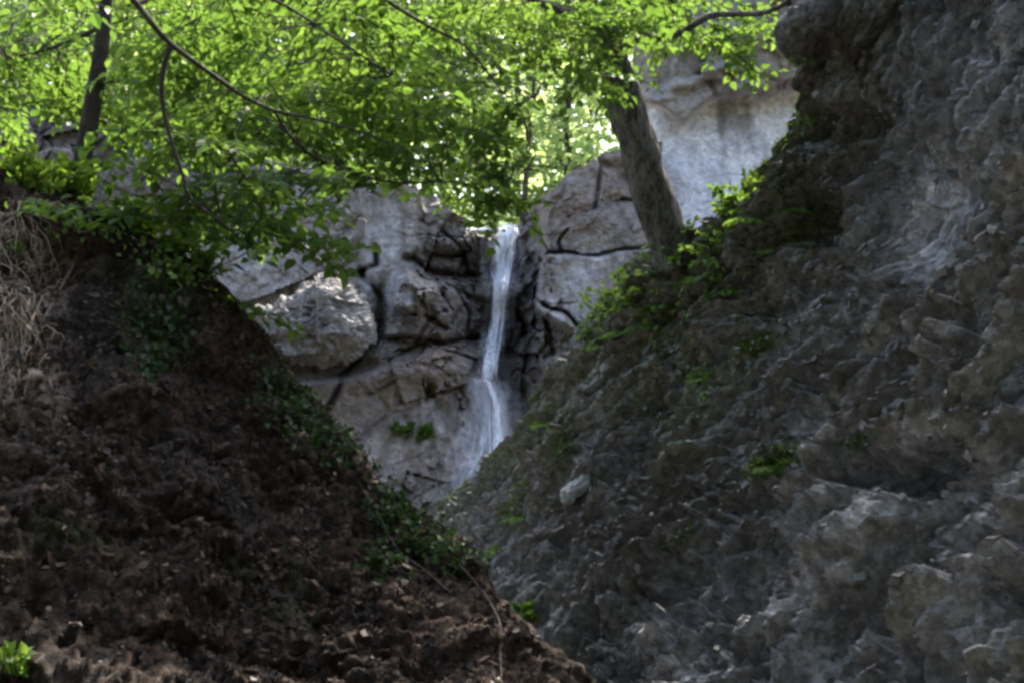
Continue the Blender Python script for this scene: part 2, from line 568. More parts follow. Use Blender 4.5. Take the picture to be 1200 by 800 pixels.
slope = link_mesh('rock_slope', g.reshape(-1, 3), [qf], M_SLOPE, None, {'Col': np.clip(colr, .01, .8).reshape(-1, 3), 'wet': np.full(g.shape[0] * g.shape[1], .15)}, smooth=False)
tag(slope, 'dark grey conglomerate rock slope rising to the right of the waterfall', 'rock slope', kind='structure')
register('slope', g, qf)

# ---- left earth bank
L_rows = [
    [(-420, 110, 7.0), (-150, 150, 7.2), (10, 185, 7.3), (110, 250, 7.4), (235, 316, 7.4), (312, 402, 7.2), (382, 478, 7.0), (468, 572, 6.8), (538, 624, 6.5), (598, 698, 6.2), (690, 812, 5.6), (800, 960, 5.0)],
    [(-420, 300, 5.8), (-180, 310, 6.0), (-20, 330, 6.1), (80, 370, 6.2), (190, 430, 6.3), (250, 510, 6.2), (310, 580, 6.1), (400, 660, 5.9), (465, 715, 5.6), (530, 785, 5.3), (620, 890, 4.8), (730, 1020, 4.4)],
    [(-460, 600, 4.4), (-230, 610, 4.6), (-70, 620, 4.8), (40, 640, 5.0), (140, 680, 5.1), (200, 730, 5.1), (260, 790, 5.0), (340, 850, 4.8), (400, 900, 4.6), (460, 960, 4.4), (550, 1050, 4.0), (660, 1180, 3.7)],
    [(-600, 1000, 3.2), (-360, 1010, 3.3), (-180, 1020, 3.4), (-60, 1020, 3.5), (40, 1040, 3.6), (110, 1060, 3.6), (170, 1090, 3.6), (250, 1130, 3.5), (310, 1170, 3.4), (380, 1220, 3.3), (470, 1300, 3.1), (580, 1400, 3.0)],
]
ctrl = np.array([[P(*c) for c in r] for r in L_rows])
w = np.linspace(0, 1, 12)[:, None]
beh1 = ctrl[0] + np.array([-0.3, 1.2, 0.15]) * (1 - w) + np.array([-.5, .9, -.45]) * w
beh2 = ctrl[0] + np.array([-0.8, 4.0, 0.2]) * (1 - w) + np.array([-1.0, 2.4, -1.6]) * w
foot = ctrl[-1] + np.array([0.15, -0.6, 0])
foot[:, 2] = -0.3
ctrl = np.concatenate([beh2[None], beh1[None], ctrl, foot[None]], 0)
g = catmull(ctrl, [16, 24, 85, 110, 70, 14])
g = np.swapaxes(catmull(np.swapaxes(g, 0, 1), 42), 0, 1)
nrm = grid_normals(g)
if (nrm.reshape(-1, 3) @ np.array([.3, -1, .3])).mean() < 0:
    nrm = -nrm
px, py, dd = proj(g)
dsp = 0.16 * fbm(g * 0.9, 4, 103) + 0.12 * fbm(g * np.array([1.6, 1.6, .8]), 4, 105, ridged=True)
for fr, am, sd_ in ((2.2, .09, 120), (5.5, .05, 130), (13, .035, 140)):
    hh, gp_ = chunks(g * fr * np.array([1, 1, 1.25]) + .15 * fbm(g * fr, 3, sd_ + 6)[..., None], sd_)
    dsp += am * hh - .25 * am * (1 - sstep(0, .12, gp_))
dsp += .06 * fbm(g * 8, 5, 109, gain=.7)
dsp -= .14 * np.exp(-(pline(px, py, [(280, 445), (345, 452)]) / 6) ** 2)
dsp -= .12 * np.exp(-(pline(px, py, [(195, 610), (235, 605), (270, 612)]) / 5) ** 2) + .15 * np.exp(-(pline(px, py, [(110, 400), (150, 410)]) / 6) ** 2)
dsp += .05 * blob(px, py, 255, 395, 26, 48, -20)
dsp += .05 * fbm(g * 5, 5, 111, gain=.65) + .02 * fbm(g * 16, 3, 112)
dsp -= .2 * blob(px, py, 60, 300, 40, 24, 0)
fade = np.ones(g.shape[0])
fade[:40] = .3
fade[40:70] = np.linspace(.3, 1, 30)
g = g + nrm * ((dsp - dsp.mean()) * fade[:, None])[..., None]
px, py, dd = proj(g)
lo = fbm(g * 1.1, 4, 150)
me_ = fbm(g * 4, 4, 152)
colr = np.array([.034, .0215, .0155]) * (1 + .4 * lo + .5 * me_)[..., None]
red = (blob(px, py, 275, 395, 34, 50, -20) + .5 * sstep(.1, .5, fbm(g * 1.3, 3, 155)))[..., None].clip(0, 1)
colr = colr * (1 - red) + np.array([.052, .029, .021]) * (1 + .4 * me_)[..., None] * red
gr = (sstep(.05, .4, fbm(g * 1.7, 3, 157)) * .7)[..., None]
colr = colr * (1 - gr) + np.array([.040, .035, .032]) * (1 + .4 * me_)[..., None] * gr
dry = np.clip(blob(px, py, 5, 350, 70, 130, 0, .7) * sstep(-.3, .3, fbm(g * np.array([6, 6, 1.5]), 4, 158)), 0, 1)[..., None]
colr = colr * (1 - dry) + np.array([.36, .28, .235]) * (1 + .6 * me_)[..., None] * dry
mo = np.clip(blob(px, py, 185, 390, 50, 60, 0) + .6 * blob(px, py, 180, 290, 130, 40, 20) + .9 * blob(px, py, 340, 470, 30, 60, -35) + .7 * blob(px, py, 60, 640, 80, 60) + .6 * blob(px, py, 330, 690, 60, 40, 30) + .5 * blob(px, py, 460, 610, 60, 40, 35), 0, 1)
mo = (mo * sstep(-.3, .3, fbm(g * 3, 4, 160)))[..., None] * .9
colr = colr * (1 - mo) + np.array([.026, .04, .011]) * (1 + .5 * me_)[..., None] * mo
qf = grid_faces(*g.shape[:2])
BK = (g.copy(), grid_normals(g), px.copy(), py.copy())
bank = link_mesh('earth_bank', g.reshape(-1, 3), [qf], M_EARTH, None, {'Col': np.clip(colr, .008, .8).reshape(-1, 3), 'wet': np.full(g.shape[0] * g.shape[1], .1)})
tag(bank, 'dark brown earth bank in shade filling the lower left', 'earth bank', kind='structure')
register('bank', g, qf)


def pick(mask, n):
    w_ = mask.ravel().clip(0)
    return rng.choice(len(w_), n, p=w_ / w_.sum())


def chips(name, G, N, ids, smin, smax, mat, flat=.5):
    p, nn = G.reshape(-1, 3)[ids], N.reshape(-1, 3)[ids]
    m_ = len(ids)
    c = np.array([[x, y, z] for z in (-1, 1) for y in (-1, 1) for x in (-1, 1)], float)
    v = c[None] * (.7 + .6 * rng.random((m_, 8, 1))) + rng.normal(0, .28, (m_, 8, 3))
    sc = (smin + (smax - smin) * rng.random((m_, 1, 1)) ** 2.5) * np.stack([rng.uniform(.7, 1.3, m_), rng.uniform(.5, 1, m_), rng.uniform(.3, .8, m_)], -1)[:, None]
    x = unit(np.cross(nn, rng.normal(0, 1, (m_, 3))))
    y = np.cross(nn, x)
    n2_ = unit(nn + rng.normal(0, .3, (m_, 3)))
    v = v * sc
    w_ = p[:, None] + v[..., :1] * x[:, None] + v[..., 1:2] * y[:, None] + v[..., 2:] * n2_[:, None]
    k = np.arange(m_)[:, None] * 8
    f = np.concatenate([k + np.array([q_]) for q_ in ([0, 2, 3, 1], [4, 5, 7, 6], [0, 1, 5, 4], [2, 6, 7, 3], [0, 4, 6, 2], [1, 3, 7, 5])])
    b = MB()
    b.add(w_.reshape(-1, 3), [f], np.repeat(rng.random(m_), 8))
    return b.build(name, mat, None, False)


M_CHIP = leaf_mat('stone_chip', (.07, .068, .064), (.21, .205, .20), (.0, .0, .0), 0.0, .03)
M_CLOD = leaf_mat('earth_clod', (.02, .015, .012), (.075, .056, .046), (.0, .0, .0), 0.0, .02)
M_LITTER = leaf_mat('leaf_litter', (.022, .014, .01), (.10, .062, .043), (.05, .03, .02), 0.15, .03)
M_MOSS = leaf_mat('moss', (.05, .085, .016), (.11, .18, .03), (.14, .24, .04), 0.3, .0)
G, N, MO, qx, qy = SL
if (N.reshape(-1, 3) @ np.array([-.3, -1, .3])).mean() < 0:
    N = -N
vis = ((qx > -60) & (qx < 1260) & (qy > -60) & (qy < 860)).astype(float)
lump = sstep(-.15, .4, fbm(G * 1.3, 3, 655))
tag(chips('rubble', G, N, pick(vis * (lump + .08), 9000), .008, .032, M_CHIP), 'small broken stones bedded in the rock slope', 'rubble', kind='stuff')
ids = pick(vis * MO * sstep(.2, .8, MO), 9000)
lv = MB()
for _ in range(3):
    lv.leaves(G.reshape(-1, 3)[ids] + rng.normal(0, .015, (9000, 3)), rng.normal(0, 1, (9000, 3)), N.reshape(-1, 3)[ids] + rng.normal(0, .6, (9000, 3)), rng.uniform(.012, .035, 9000), .35)
tag(lv.build('moss', M_MOSS, None, False), 'low green moss cover along the crest of the rock slope', 'moss', kind='stuff')
G, N, qx, qy = BK
if (N.reshape(-1, 3) @ np.array([.3, -1, .3])).mean() < 0:
    N = -N
vis = ((qx > -60) & (qx < 800) & (qy > 100) & (qy < 860)).astype(float)
lump = sstep(-.2, .4, fbm(G * 1.8, 3, 656))
ids = pick(vis * (lump + .1) * (.3 + N[..., 2].clip(0, 1)), 4500)
lv = MB()
lv.leaves(G.reshape(-1, 3)[ids] + N.reshape(-1, 3)[ids] * .006, rng.normal(0, 1, (4500, 3)), N.reshape(-1, 3)[ids] + rng.normal(0, .35, (4500, 3)), rng.uniform(.012, .034, 4500), .3, rng.random(4500) ** 2)
tag(lv.build('leaf_litter', M_LITTER, None, False), 'brown leaf litter lying on the dark earth bank', 'leaf litter', kind='stuff')
tag(chips('gravel', G, N, pick(vis * (lump + .1), 5000), .005, .022, M_CLOD), 'small stones sticking out of the dark earth bank', 'gravel', kind='stuff')

# ---- back cliff with the notch of the waterfall
SKY = np.array([(-500, 60), (-100, 90), (0, 108), (90, 118), (150, 150), (240, 175), (330, 190), (400, 196), (450, 214), (490, 222), (520, 232), (548, 256), (566, 268), (600, 266), (612, 262), (622, 246), (640, 226), (668, 205), (695, 188), (735, 172), (800, 165), (900, 160)], float)


def cliff_depth(px, py):
    """distance of the cliff's face without the fine relief"""
    D = 20.2 + (420 - py) * 0.0030
    D -= 0.0016 * np.clip(300 - px, 0, 700)                       # comes nearer on the left
    D += 0.7 * np.exp(-((px - 590) / 52) ** 2) * sstep(560, 430, py)  # alcove
    D -= 0.75 * sstep(420, 436, px) * sstep(505, 478, px) * sstep(390, 355, py)   # smooth pillar
    D += 0.9 * sstep(548, 556, px + .15 * (py - 300)) * sstep(640, 632, px) * sstep(350, 320, py) * .45
    slab = sstep(624, 634, px + .12 * (py - 330)) * sstep(395 + 0, 375, py - .55 * (px - 640) * 1.0 + 10)
    D -= slab * (0.85 - 0.0022 * (px - 630))
    D -= 0.35 * sstep(624, 632, px) * sstep(296, 303, py + .05 * (px - 640)) * slab     # lower slab steps out under the crack
    D -= sstep(405, 440, py + .12 * (px - 480)) * (0.55 + 0.0035 * np.clip(py - 430, 0, 300)) * sstep(610, 560, px)
    D += 0.3 * sstep(478, 492, px) * sstep(565, 545, px) * sstep(292, 300, py) * sstep(338, 322, py)   # dark recess
    D -= .35 * blob(px, py, 482, 345, 30, 24, 10, .3) + .25 * blob(px, py, 515, 350, 22, 26, 0, .3)
    D -= .30 * blob(px, py, 525, 268, 32, 26, 25, .4)
    D -= .45 * blob(px, py, 640, 425, 34, 60, 8, .4)
    D += 1.0 * blob(px, py, 360, 432, 82, 16, -4, .3) + .5 * blob(px, py, 440, 372, 14, 50, 18, .5)
    return D


nu, nv = 560, 250
pxs = np.linspace(-420, 776, nu)
sky = np.interp(pxs, SKY[:, 0], SKY[:, 1]) + 5 * vnoise(np.stack([pxs * .045, pxs * 0, pxs * 0], -1), 3) + 3 * vnoise(np.stack([pxs * .13, pxs * 0, pxs * 0], -1), 4)
t = np.linspace(0, 1, nv)[:, None]
PX = np.broadcast_to(pxs[None], (nv, nu)).copy()
PY = sky[None] + (800 - sky[None]) * t ** 1.25
D = cliff_depth(PX, PY)
g0 = P(PX, PY, D)
frac = np.clip(blob(PX, PY, 545, 340, 95, 90, 0, .4) + .8 * blob(PX, PY, 640, 410, 50, 80, 0, .4) + .55 * blob(PX, PY, 480, 400, 110, 30) + .55 * blob(PX, PY, 130, 150, 180, 60) + .45 * blob(PX, PY, 470, 580, 80, 40), 0, 1)
smooth = np.clip(blob(PX, PY, 458, 300, 30, 80) + blob(PX, PY, 700, 340, 60, 60) + .7 * blob(PX, PY, 480, 490, 70, 50), 0, 1)
wp = .5 * np.stack([fbm(g0 * 1.3, 4, 201), fbm(g0 * 1.3, 4, 202), fbm(g0 * 1.3, 4, 203)], -1)
cmask = sstep(-.05, .3, fbm(g0 * .6, 3, 215))
R2 = np.array([[.92, 0, .38], [0, 1, 0], [-.38, 0, .92]])
gr_ = g0 @ R2.T
hh, gp_ = chunks(gr_ * np.array([.75, .9, 1.0]) + .12 * wp, 210)
dsp = (.34 * hh - .20 * cmask * (1 - sstep(0, .08, gp_))) * (1 - .8 * smooth)
f1, f2, bk, cid = worley(gr_ * np.array([1.35, 1.3, 1.8]), 230)
dsp += (.10 + .8 * frac) * (.13 * cid + .14 * bk - .16 * (1 - sstep(.0, .05, f2 - f1))) * (1 - .8 * smooth)
f1, f2, bk, cid = worley(gr_ * np.array([3.7, 3.4, 4.6]), 235)
dsp += (.12 + .6 * frac) * (.08 * cid + .07 * bk) * (1 - .8 * smooth)
hc_, gc_ = chunks(gr_ * np.array([3.6, 4.0, 5.2]) + .1 * wp, 250)
dsp += (.6 + .3 * frac) * .10 * hc_ * (1 - .75 * smooth)
hc_, gc_ = chunks(gr_ * np.array([8.5, 9.0, 11]), 254)
dsp += .045 * hc_ * (1 - .7 * smooth) + .05 * fbm(g0 * 5, 5, 258, gain=.72) * (1 - .75 * smooth)
dsp -= dsp.mean()
dsp += .16 * fbm(g0 * .8, 3, 260) + (.06 - .03 * smooth) * fbm(g0 * 4.0, 5, 262, gain=.6)
# tufa curtain: upright ribs, pits
tu = blob(PX, PY, 525, 510, 45, 70, 0, .5)
dsp += tu * .16 * fbm(g0 * np.array([6, 6, .9]), 3, 270, ridged=True)
pit = blob(PX, PY, 512, 462, 36, 24, 12, .4)
dsp -= .42 * pit * sstep(-.05, .2, fbm(g0 * np.array([3.6, 3.6, 2.0]), 3, 272))
crk = [([(634, 307), (642, 296), (660, 297), (700, 300), (742, 291), (772, 286)], 2.6, .45), ([(660, 296), (655, 284), (664, 268)], 2.2, .3), ([(634, 305), (628, 330), (627, 352), (640, 358), (662, 366), (676, 384)], 3.0, .45),
       ([(425, 320), (446, 350), (440, 395), (404, 440), (384, 476)], 5, .5), ([(440, 398), (480, 396), (530, 402), (560, 396)], 4, .45), ([(478, 300), (506, 318), (540, 326), (566, 318)], 5, .5),
       ([(536, 345), (552, 366), (548, 392)], 3, .3), ([(495, 345), (500, 372), (524, 384)], 3, .3), ([(420, 318), (440, 312), (440, 290)], 4, .4), ([(520, 270), (545, 300)], 3, .25), ([(640, 375), (650, 420), (640, 470)], 4, .35), ([(606, 360), (620, 400), (612, 470)], 5, .35)]
for pts, wd, dp in crk:
    jx = PX + 3 * vnoise(g0 * 3, 281)
    jy = PY + 3 * vnoise(g0 * 3, 282)
    dsp -= dp * np.exp(-(pline(jx, jy, pts) / (wd * .75)) ** 2)
Dn = D - dsp
front = P(PX, PY, Dn)
# stream bed at the notch and the ground running back from the cliff's edge
back = []
for k, (by, bz) in enumerate([(0.25, .03), (.7, .05), (1.5, .12), (3.0, .4), (6.0, 1.4)]):
    b = front[0].copy()
    b[:, 1] += by
    b[:, 2] += bz * (1 + .6 * vnoise(b * 1.2, 290 + k))
    b[:, 0] *= (1 + .02 * by)
    back.append(b)
g = np.concatenate([np.stack(back[::-1]), front], 0)
px, py = np.concatenate([np.tile(PX[:1], (5, 1)), PX]), np.concatenate([np.tile(PY[:1], (5, 1)), PY])
lo = fbm(g * .7, 4, 300)
me_ = fbm(g * 2.6, 4, 302)
colr = np.array([.238, .212, .200]) * (1 + .25 * lo + .3 * me_)[..., None]
brn = np.clip(blob(px, py, 520, 370, 70, 70, 0) * .8 + .8 * blob(px, py, 645, 430, 40, 70) + .5 * blob(px, py, 500, 500, 110, 90), 0, 1)
brn = (brn * sstep(-.4, .4, fbm(g * 1.4, 4, 304)))[..., None] * .75
colr = colr * (1 - brn) + np.array([.20, .155, .125]) * (1 + .3 * me_)[..., None] * brn
pnk = (.6 * blob(px, py, 700, 230, 60, 50) * sstep(-.2, .3, fbm(g * 1.8, 4, 306)))[..., None]
colr = colr * (1 - pnk) + np.array([.30, .24, .215]) * pnk
stre = fbm(g * np.array([5, 5, .5]), 3, 308)
tuf = (np.clip(blob(px, py, 500, 500, 80, 85, 0, .5), 0, 1) * sstep(-.1, .35, stre) * .6)[..., None]
colr = colr * (1 - tuf) + np.array([.19, .15, .115]) * tuf
tuf = (np.clip(blob(px, py, 470, 500, 60, 70, 0, .5), 0, 1) * sstep(.1, .45, fbm(g * np.array([4, 4, .6]), 3, 318)) * .7)[..., None]
colr = colr * (1 - tuf) + np.array([.38, .35, .33]) * tuf
blu = np.clip(.9 * blob(px, py, 456, 300, 30, 85) + .85 * blob(px, py, 700, 340, 75, 60) + .6 * blob(px, py, 300, 320, 60, 50) + .5 * blob(px, py, 380, 220, 50, 30), 0, 1)
blu = (blu * sstep(-.5, .2, stre))[..., None]
colr = colr * (1 - blu) + np.array([.36, .355, .365]) * (1 + .15 * me_ + .15 * stre)[..., None] * blu
wet = np.clip(blob(px, py, 585, 350, 42, 110, 0, .5) + .8 * blob(px, py, 612, 450, 28, 90) + .8 * blob(px, py, 578, 540, 40, 80, 20) + .7 * blob(px, py, 520, 300, 45, 26), 0, 1)
wet = wet * (.7 + .3 * sstep(-.4, .3, fbm(g * 1.8, 3, 310)))
colr = colr * (1 - .5 * wet[..., None]) * (1 - np.array([.04, .0, -.03]) * wet[..., None])
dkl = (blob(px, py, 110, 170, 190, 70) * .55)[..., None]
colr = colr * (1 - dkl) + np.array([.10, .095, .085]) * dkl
qf = grid_faces(*g.shape[:2])
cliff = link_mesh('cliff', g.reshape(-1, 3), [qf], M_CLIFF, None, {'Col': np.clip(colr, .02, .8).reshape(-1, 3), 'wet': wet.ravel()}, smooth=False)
tag(cliff, 'grey fractured limestone cliff behind the waterfall', 'cliff', kind='structure')
register('cliff', g, qf)
CLIFF_D = (pxs, sky, Dn)

# ---- higher overhanging wall, upper right
nu2, nv2 = 250, 260
PX = np.broadcast_to(np.linspace(742, 1300, nu2)[None], (nv2, nu2)).copy()
PY = np.broadcast_to(np.linspace(-330, 420, nv2)[:, None], (nv2, nu2)).copy()
PX = PX + (np.clip(60 - PY, 0, 400) * .05) * (1 - (PX - 742) / 558)
D = 21.3 + np.clip(200 - PY, -300, 110) * .009
lip = 118 + 22 * np.exp(-((PX - 800) / 26) ** 2) - 8 * sstep(840, 960, PX) + 6 * vnoise(np.stack([PX * .05, PX * 0, PX * 0], -1), 401)
ovh = sstep(lip + 3, lip - 6, PY)
D -= .38 * ovh
lip2 = 100 + 8 * vnoise(np.stack([PX * .03, PX * 0, PX * 0], -1), 402)
D -= .32 * sstep(lip2 + 3, lip2 - 5, PY) * sstep(770, 800, PX)
D -= .3 * sstep(62, 50, PY + 6 * vnoise(np.stack([PX * .06, PX * 0 + 3, PX * 0], -1), 403))
D += .3 * blob(PX, PY, 775, 85, 14, 22, 0, .5)
D += 1.2 * np.exp(-((PX - 740) / 16) ** 2)
g0 = P(PX, PY, D)
up_ = sstep(lip + 4, lip - 5, PY)
hh, gp_ = chunks(g0 * np.array([.8, .8, 1.5]) + .15 * fbm(g0 * 1.5, 3, 405)[..., None], 410)
hb, gb = chunks(g0 * np.array([2.4, 2.4, 3.6]), 415)
dsp = (.06 + .34 * up_) * hh + (.03 + .12 * up_) * hb - .12 * up_ * (1 - sstep(0, .08, gp_)) + .10 * fbm(g0 * .9, 4, 420) + (.03 + .03 * up_) * fbm(g0 * 3.6, 5, 421, gain=.6)
dsp += (1 - up_) * .06 * fbm(g0 * np.array([2.2, 2.2, .3]), 3, 423)
g = P(PX, PY, D - dsp)
lo = fbm(g * .7, 4, 430)
me_ = fbm(g * 2.6, 4, 432)
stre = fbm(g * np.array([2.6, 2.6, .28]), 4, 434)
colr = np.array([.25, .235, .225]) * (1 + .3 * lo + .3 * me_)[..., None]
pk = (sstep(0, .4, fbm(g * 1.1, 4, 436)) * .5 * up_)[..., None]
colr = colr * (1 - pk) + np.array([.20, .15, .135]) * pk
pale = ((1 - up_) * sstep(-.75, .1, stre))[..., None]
colr = colr * (1 - pale) + np.array([.56, .56, .60]) * (1 + .12 * me_ + .3 * stre)[..., None] * pale  # pale blue painted in for the open sky light this wall lacks
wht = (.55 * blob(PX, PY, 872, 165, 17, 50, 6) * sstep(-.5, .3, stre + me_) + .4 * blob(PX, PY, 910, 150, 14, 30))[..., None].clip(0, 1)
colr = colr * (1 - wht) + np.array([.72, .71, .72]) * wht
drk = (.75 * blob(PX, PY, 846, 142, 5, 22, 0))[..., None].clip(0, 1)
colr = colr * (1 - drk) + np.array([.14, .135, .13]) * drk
qf = grid_faces(nv2, nu2)
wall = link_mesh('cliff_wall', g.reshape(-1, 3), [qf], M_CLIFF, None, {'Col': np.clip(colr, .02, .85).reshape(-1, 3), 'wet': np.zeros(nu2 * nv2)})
tag(wall, 'limestone wall with pale bluish sky light painted in, under a dark overhang at the upper right', 'cliff', kind='structure')
register('wall', g, qf)


# ---- free-standing rock masses: cube-sphere, squared off, fractured
def rock(name, centre, half, axes, seed, label, cat, colour, mat, res=110, power=3.2, amp=.16, freq=1.3, moss=0.0, key=None, carve=None, pale=0.3):
    fv, ff, n0 = [], [], 0
    s = np.linspace(-1, 1, res)
    a, b = np.meshgrid(s, s)
    for ax in range(3):
        for sg in (-1, 1):
            c = np.zeros(a.shape + (3,))
            c[..., ax] = sg
            c[..., (ax + 1) % 3] = a
            c[..., (ax + 2) % 3] = b
            fv.append(c.reshape(-1, 3))
            q = grid_faces(res, res, sg < 0) + n0
            ff.append(q)
            n0 += res * res
    v = np.concatenate(fv)
    u = v / (np.abs(v) ** power).sum(-1, keepdims=True) ** (1 / power)
    axes = np.array([unit(x) for x in axes])
    w = (u * np.array(half)) @ axes
    p = centre + w
    n = unit((np.sign(u) * np.abs(u) ** (power - 1) / np.array(half)) @ axes)
    hh, gp_ = chunks(p * freq + .1 * fbm(p * 1.6, 3, seed)[..., None], seed + 1)
    d = amp * 1.6 * hh - amp * .6 * (1 - sstep(0, .10, gp_))
    hb, gb = chunks(p * freq * 2.8 + .1 * fbm(p * 3, 3, seed + 2)[..., None], seed + 30)
    hc_, gc_ = chunks(p * freq * 7, seed + 33)
    d = d + amp * .75 * hb - amp * .25 * (1 - sstep(0, .12, gb)) + amp * .35 * hc_ + amp * .8 * fbm(p * 1.2, 4, seed + 40) + amp * .6 * fbm(p * 4, 6, seed + 44, gain=.7)
    d = d - d.mean()
    if carve is not None:
        d = d + carve(*proj(p)[:2])
    p = p + n * d[:, None]
    me_ = fbm(p * 2.8, 4, seed + 50)
    col = np.array(colour) * (1 + .3 * me_ + .3 * fbm(p * .9, 3, seed + 51))[:, None]
    pl = (pale * sstep(.05, .4, fbm(p * 2.2, 4, seed + 53)))[:, None]
    col = col * (1 - pl) + np.array([.40, .39, .385]) * pl
    if moss:
        mo = (moss * sstep(-.2, .35, fbm(p * 1.7, 4, seed + 52) + .35 * n[:, 2]))[:, None]
        col = col * (1 - mo) + np.array([.05, .06, .017]) * (1 + .5 * me_)[:, None] * mo
    o = link_mesh(name, p - np.array(centre), [np.concatenate(ff)], mat, None, {'Col': np.clip(col, .01, .8), 'wet': np.full(len(p), .1)})
    o.location = [float(x) for x in centre]
    tag(o, label, cat)
    if key:
        register(key, p, np.concatenate(ff))
    # weld the seams of the six faces
    import bmesh
    bm = bmesh.new()
    bm.from_mesh(o.data)
    bmesh.ops.remove_doubles(bm, verts=bm.verts, dist=1e-4)
    bm.to_mesh(o.data)
    bm.free()
    return o


rock('rock_outcrop', P(1112, -2, 10.5), (1.12, 1.1, 1.0), [(1, -.35, .06), (.35, 1, -.2), (.62, .15, 1)], 500, 'dark square rock outcrop overhanging the slope at the upper right', 'rock outcrop',
     (.115, .11, .105), M_SLOPE, 150, 8.0, .15, 1.3, .45, 'outcrop')
rock('boulder', P(356, 386, 18.6), (.92, .9, .58), [(1, 0, .30), (0, 1, .1), (-.30, 0, 1)], 560, 'lumpy pale grey boulder jutting from the cliff above a dark hollow', 'boulder',
     (.22, .21, .206), M_CLIFF, 150, 3.2, .13, .95, 0.0, 'boulder', lambda a, b: .16 * fbm(np.stack([a * .035, b * .05, a * 0], -1), 5, 577, gain=.6, ridged=True) - .2 * sstep(.25, .6, fbm(np.stack([a * .05, b * .06, a * 0 + 4], -1), 3, 578)))
_h = cast(680, 566, ('slope',))
rock('stone', _h[0] + _h[1] * .03, (.24, .08, .09), [(.75, 0, .62), (0, 1, .1), (-.62, 0, .75)], 590, 'smooth pale oblong stone set in the dark rock slope', 'stone', (.42, .415, .41), M_CLIFF, 24, 2.3, .02, 6, 0, None, None, .6)

# ---- ground sheet, forest hillside beyond the cliff
xs = np.concatenate([np.linspace(-900, -40, 30), np.linspace(-38, 38, 90), np.linspace(40, 900, 30)])
ys = np.concatenate([np.linspace(-900, -20, 30), np.linspace(-18, 90, 110), np.linspace(95, 1200, 30)])
X, Y = np.meshgrid(xs, ys)
Z = 0.10 * vnoise(np.stack([X * .4, Y * .4, X * 0], -1), 600) + .03 * vnoise(np.stack([X * 1.7, Y * 1.7, X * 0], -1), 601)
far = np.hypot(X, Y)
Z = Z + sstep(40, 500, far) * 4
Z = Z + np.clip((-2.2 - Y) * 1.1, 0, 13) * (1 + .12 * vnoise(np.stack([X * .5, Y * .5, X * 0], -1), 603))  # unseen steep rise behind the viewer, added to block frontal sky light
gp = np.stack([X, Y, Z], -1)
gc = np.array([.08, .075, .055]) * (1 + .4 * fbm(gp * .5, 3, 605))[..., None]
ground = link_mesh('ground', gp.reshape(-1, 3), [grid_faces(*X.shape)], M_GROUND, None, {'Col': gc.reshape(-1, 3), 'wet': np.zeros(X.size)})
tag(ground, kind='structure')
X, Y = np.meshgrid(np.linspace(-60, 70, 130), np.linspace(25.5, 140, 110))


def hill_z(X, Y):
    X, Y = np.asarray(X, float), np.asarray(Y, float)
    return 1.7 + 7.4 + (Y - 25.5) * .36 + .0022 * X ** 2 * sstep(3, 20, np.abs(X)) + .5 * vnoise(np.stack([X * .2, Y * .2, X * 0], -1), 610)


Z = hill_z(X, Y)
hp = np.stack([X, Y, Z], -1)
hc = np.array([.09, .15, .05]) * (1 + .5 * fbm(hp * .5, 3, 615))[..., None]
hill = link_mesh('hillside', hp.reshape(-1, 3), [grid_faces(*X.shape)], M_GROUND, None, {'Col': hc.reshape(-1, 3), 'wet': np.zeros(X.size)})
tag(hill, kind='structure')

# ------------------------------------------------------------------ waterfall
def water_mat():
    m, nt, out = new_mat('falling_water')
    L = nt.links.new
    co = nd(nt, 'ShaderNodeTexCoord')
    mp = nd(nt, 'ShaderNodeMapping')
    mp.inputs['Scale'].default_value = (1, 1, .22)
    L(co.outputs['Object'], mp.inputs[0])
    n = nd(nt, 'ShaderNodeTexNoise', Scale=14.0, Detail=5.0, Roughness=.65)
    L(mp.outputs[0], n.inputs[0])
    at = nd(nt, 'ShaderNodeAttribute', attribute_name='tone')
    r = nd(nt, 'ShaderNodeMapRange')
    r.inputs[1].default_value, r.inputs[2].default_value = .36, .58
    r.inputs[3].default_value, r.inputs[4].default_value = .12, 1.2
    L(n.outputs[0], r.inputs[0])
    mu = nd(nt, 'ShaderNodeMath', operation='MULTIPLY', use_clamp=True)
    L(r.outputs[0], mu.inputs[0])
    L(at.outputs['Fac'], mu.inputs[1])
    df = nd(nt, 'ShaderNodeBsdfDiffuse', Color=(.88, .92, 1.0, 1))
    tl = nd(nt, 'ShaderNodeBsdfTranslucent', Color=(.88, .92, 1.0, 1))
    gl = nd(nt, 'ShaderNodeBsdfGlossy', Roughness=.25)
    a = nd(nt, 'ShaderNodeMixShader')
    a.inputs[0].default_value = .25
    L(df.outputs[0], a.inputs[1])
    L(tl.outputs[0], a.inputs[2])
    b = nd(nt, 'ShaderNodeMixShader')
    b.inputs[0].default_value = .12
    L(a.outputs[0], b.inputs[1])
    L(gl.outputs[0], b.inputs[2])
    tr = nd(nt, 'ShaderNodeBsdfTransparent')
    c = nd(nt, 'ShaderNodeMixShader')
    L(mu.outputs[0], c.inputs[0])
    L(tr.outputs[0], c.inputs[1])
    L(b.outputs[0], c.inputs[2])
    L(c.outputs[0], out.inputs[0])
    return m


M_WATER = water_mat()
WPATH = np.array([(596, 262, 11), (594, 275, 12), (590, 310, 11), (587, 345, 9), (584, 375, 8), (579, 400, 9), (574, 425, 10), (572, 446, 11)], float)
VEIL = np.array([(568, 440, 12), (576, 455, 14), (579, 480, 16), (580, 505, 20), (577, 530, 24), (568, 555, 26), (557, 582, 26), (546, 606, 24)], float)


